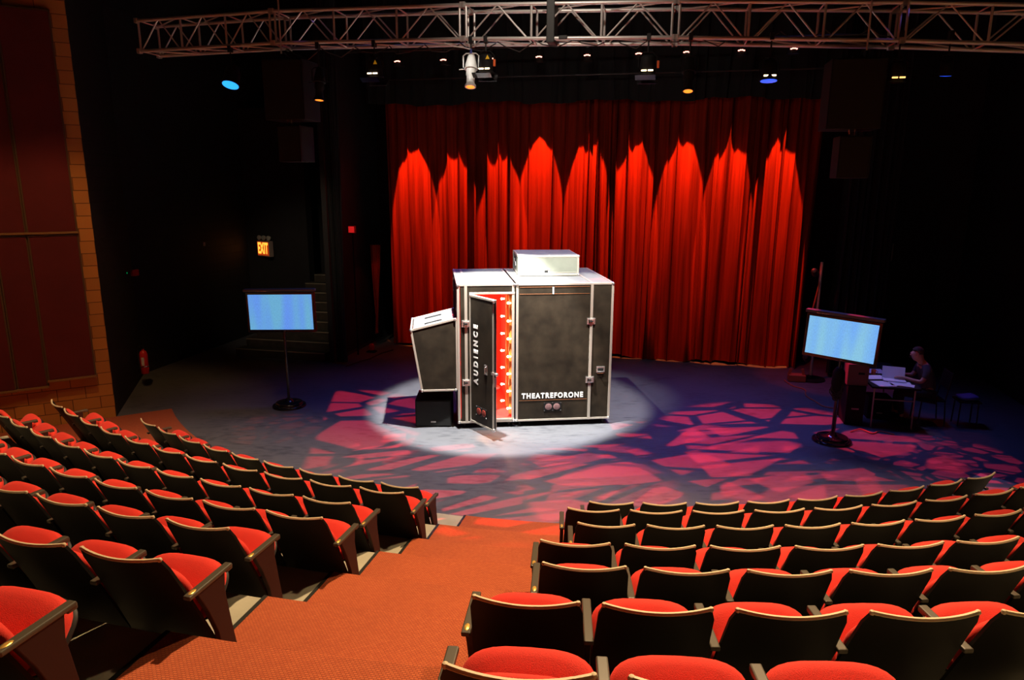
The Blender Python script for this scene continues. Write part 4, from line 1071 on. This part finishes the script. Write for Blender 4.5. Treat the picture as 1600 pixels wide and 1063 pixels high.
for s in (-1, 1):
    h = chain([((s * .15, .13, 1.01), .062), ((s * .205, .13, .97), .056), ((s * .235, .16, .86), .047), ((s * .245, .22, .775), .042),
               ((s * .20, .34, .79), .034), ((s * .145, .44, .815), .026), ((s * .13, .485, .825), (.036, .018)), ((s * .12, .525, .822), (.040, .014))], 3)
    for k, (dx, ln_) in enumerate(((-.028, .07), (-.010, .08), (.010, .075), (.027, .06))):
        x = s * .12 + dx
        chain([((x, .555, .826), .0085), ((x, .555 + ln_ * .5, .820), .0078), ((x, .555 + ln_ * .85, .803), .0068)], h)
    chain([((s * .12 - s * .042, .505, .822), .010), ((s * .12 - s * .060, .54, .818), .0085)], h - 1)
    chain([((s * .09, .05, .50), .095), ((s * .11, .28, .53), .078), ((s * .12, .46, .525), .06), ((s * .12, .47, .40), .052), ((s * .12, .44, .22), .042), ((s * .12, .42, .09), .034), ((s * .12, .48, .04), (.034, .028)), ((s * .12, .57, .03), (.036, .022))], 0)
body = skin_obj('body', V, Ed, Rd, 'skin', pr)
# face details
fc = MB()
fc.cone((0, .345, 1.235), (0, .366, 1.205), .009, .013, 8).ball((0, .360, 1.206), .013, 8)
fc.build('nose', 'skin', pr, smooth=True)
for s in (-1, 1):
    MB().ball((s * .078, .262, 1.225), .026, 10, (.4, .8, 1.25)).build('ear', 'skin', pr, smooth=True)
    MB().ball((s * .029, .350, 1.243), .0115, 8).build('eye', mat('eye_white', (.6, .6, .6), .3) if s < 0 else bpy.data.materials['eye_white'], pr, smooth=True)
MB().box((0, .366, 1.165), (.042, .008, .006)).build('mouth', mat('lips', (.35, .12, .10), .5), pr, bevel=.002)
bmh = MB(); vs = []; 
hr = MB(); seg = 24; rings = 12; hv = []; hf = []
for j in range(rings + 1):
    th_ = PI * .62 * j / rings
    for i in range(seg):
        a_ = 2 * PI * i / seg; r_ = math.sin(th_); wob = 1 + .03 * math.sin(7 * a_ + 3 * j) + .02 * math.sin(13 * a_)
        front = math.sin(a_)
        zz = math.cos(th_)
        if front > .25 and zz < .45: r_ *= .93; zz = .45 + (zz - .45) * .10
        hv.append((.088 * r_ * math.cos(a_) * wob, .262 + .098 * r_ * front * wob - .012, 1.268 + .094 * zz))
for j in range(rings):
    for i in range(seg): hf.append((j * seg + i, j * seg + (i + 1) % seg, (j + 1) * seg + (i + 1) % seg, (j + 1) * seg + i))
hf.append(tuple(range(rings * seg, (rings + 1) * seg)))
MB().add(hv, hf).build('hair', 'hair', pr, smooth=True)
V = []; Ed = []; Rd = []
chain([((0, -.005, .54), (.165, .135)), ((0, .015, .68), (.160, .128)), ((0, .055, .82), (.168, .128)), ((0, .105, .96), (.172, .118)), ((0, .145, 1.045), (.105, .085)), ((0, .168, 1.075), (.068, .062))])
for s in (-1, 1): chain([((s * .15, .13, 1.01), .076), ((s * .212, .13, .965), .070), ((s * .24, .155, .875), .064), ((s * .245, .17, .84), .064)], 3)
skin_obj('t_shirt', V, Ed, Rd, 'shirt', pr)
V = []; Ed = []; Rd = []
chain([((0, -.01, .55), (.165, .14))])
for s in (-1, 1): chain([((s * .09, .05, .515), .108), ((s * .11, .28, .535), .09), ((s * .12, .465, .53), .072), ((s * .12, .475, .40), .064), ((s * .12, .445, .22), .055), ((s * .12, .43, .12), .052)], 0)
skin_obj('trousers', V, Ed, Rd, 'jeans', pr)
for s in (-1, 1):
    vs, fs = rounded_pad(.095, .28, .09, p=2.6)
    MB().add([(v[0] + s * .12, v[1] + .50, v[2] * (1 if v[1] < .02 else .75) + .048) for v in vs], fs).build('shoe', 'black_matte', pr, smooth=True)
# wall plaque on the far right
t = thing('wall_switch_box', 'pale rectangular control box on the black wall at far right', 'control box', hw(8.86, -3.2, 1.55), ROT + PI / 2)
MB().box((0, 0, 0), (.30, .05, .14)).build('box', 'grey_plastic', t, bevel=.006)
MB().box((-.24, .0, -.05), (.10, .05, .30)).build('bracket', 'black_gloss', t, bevel=.006)
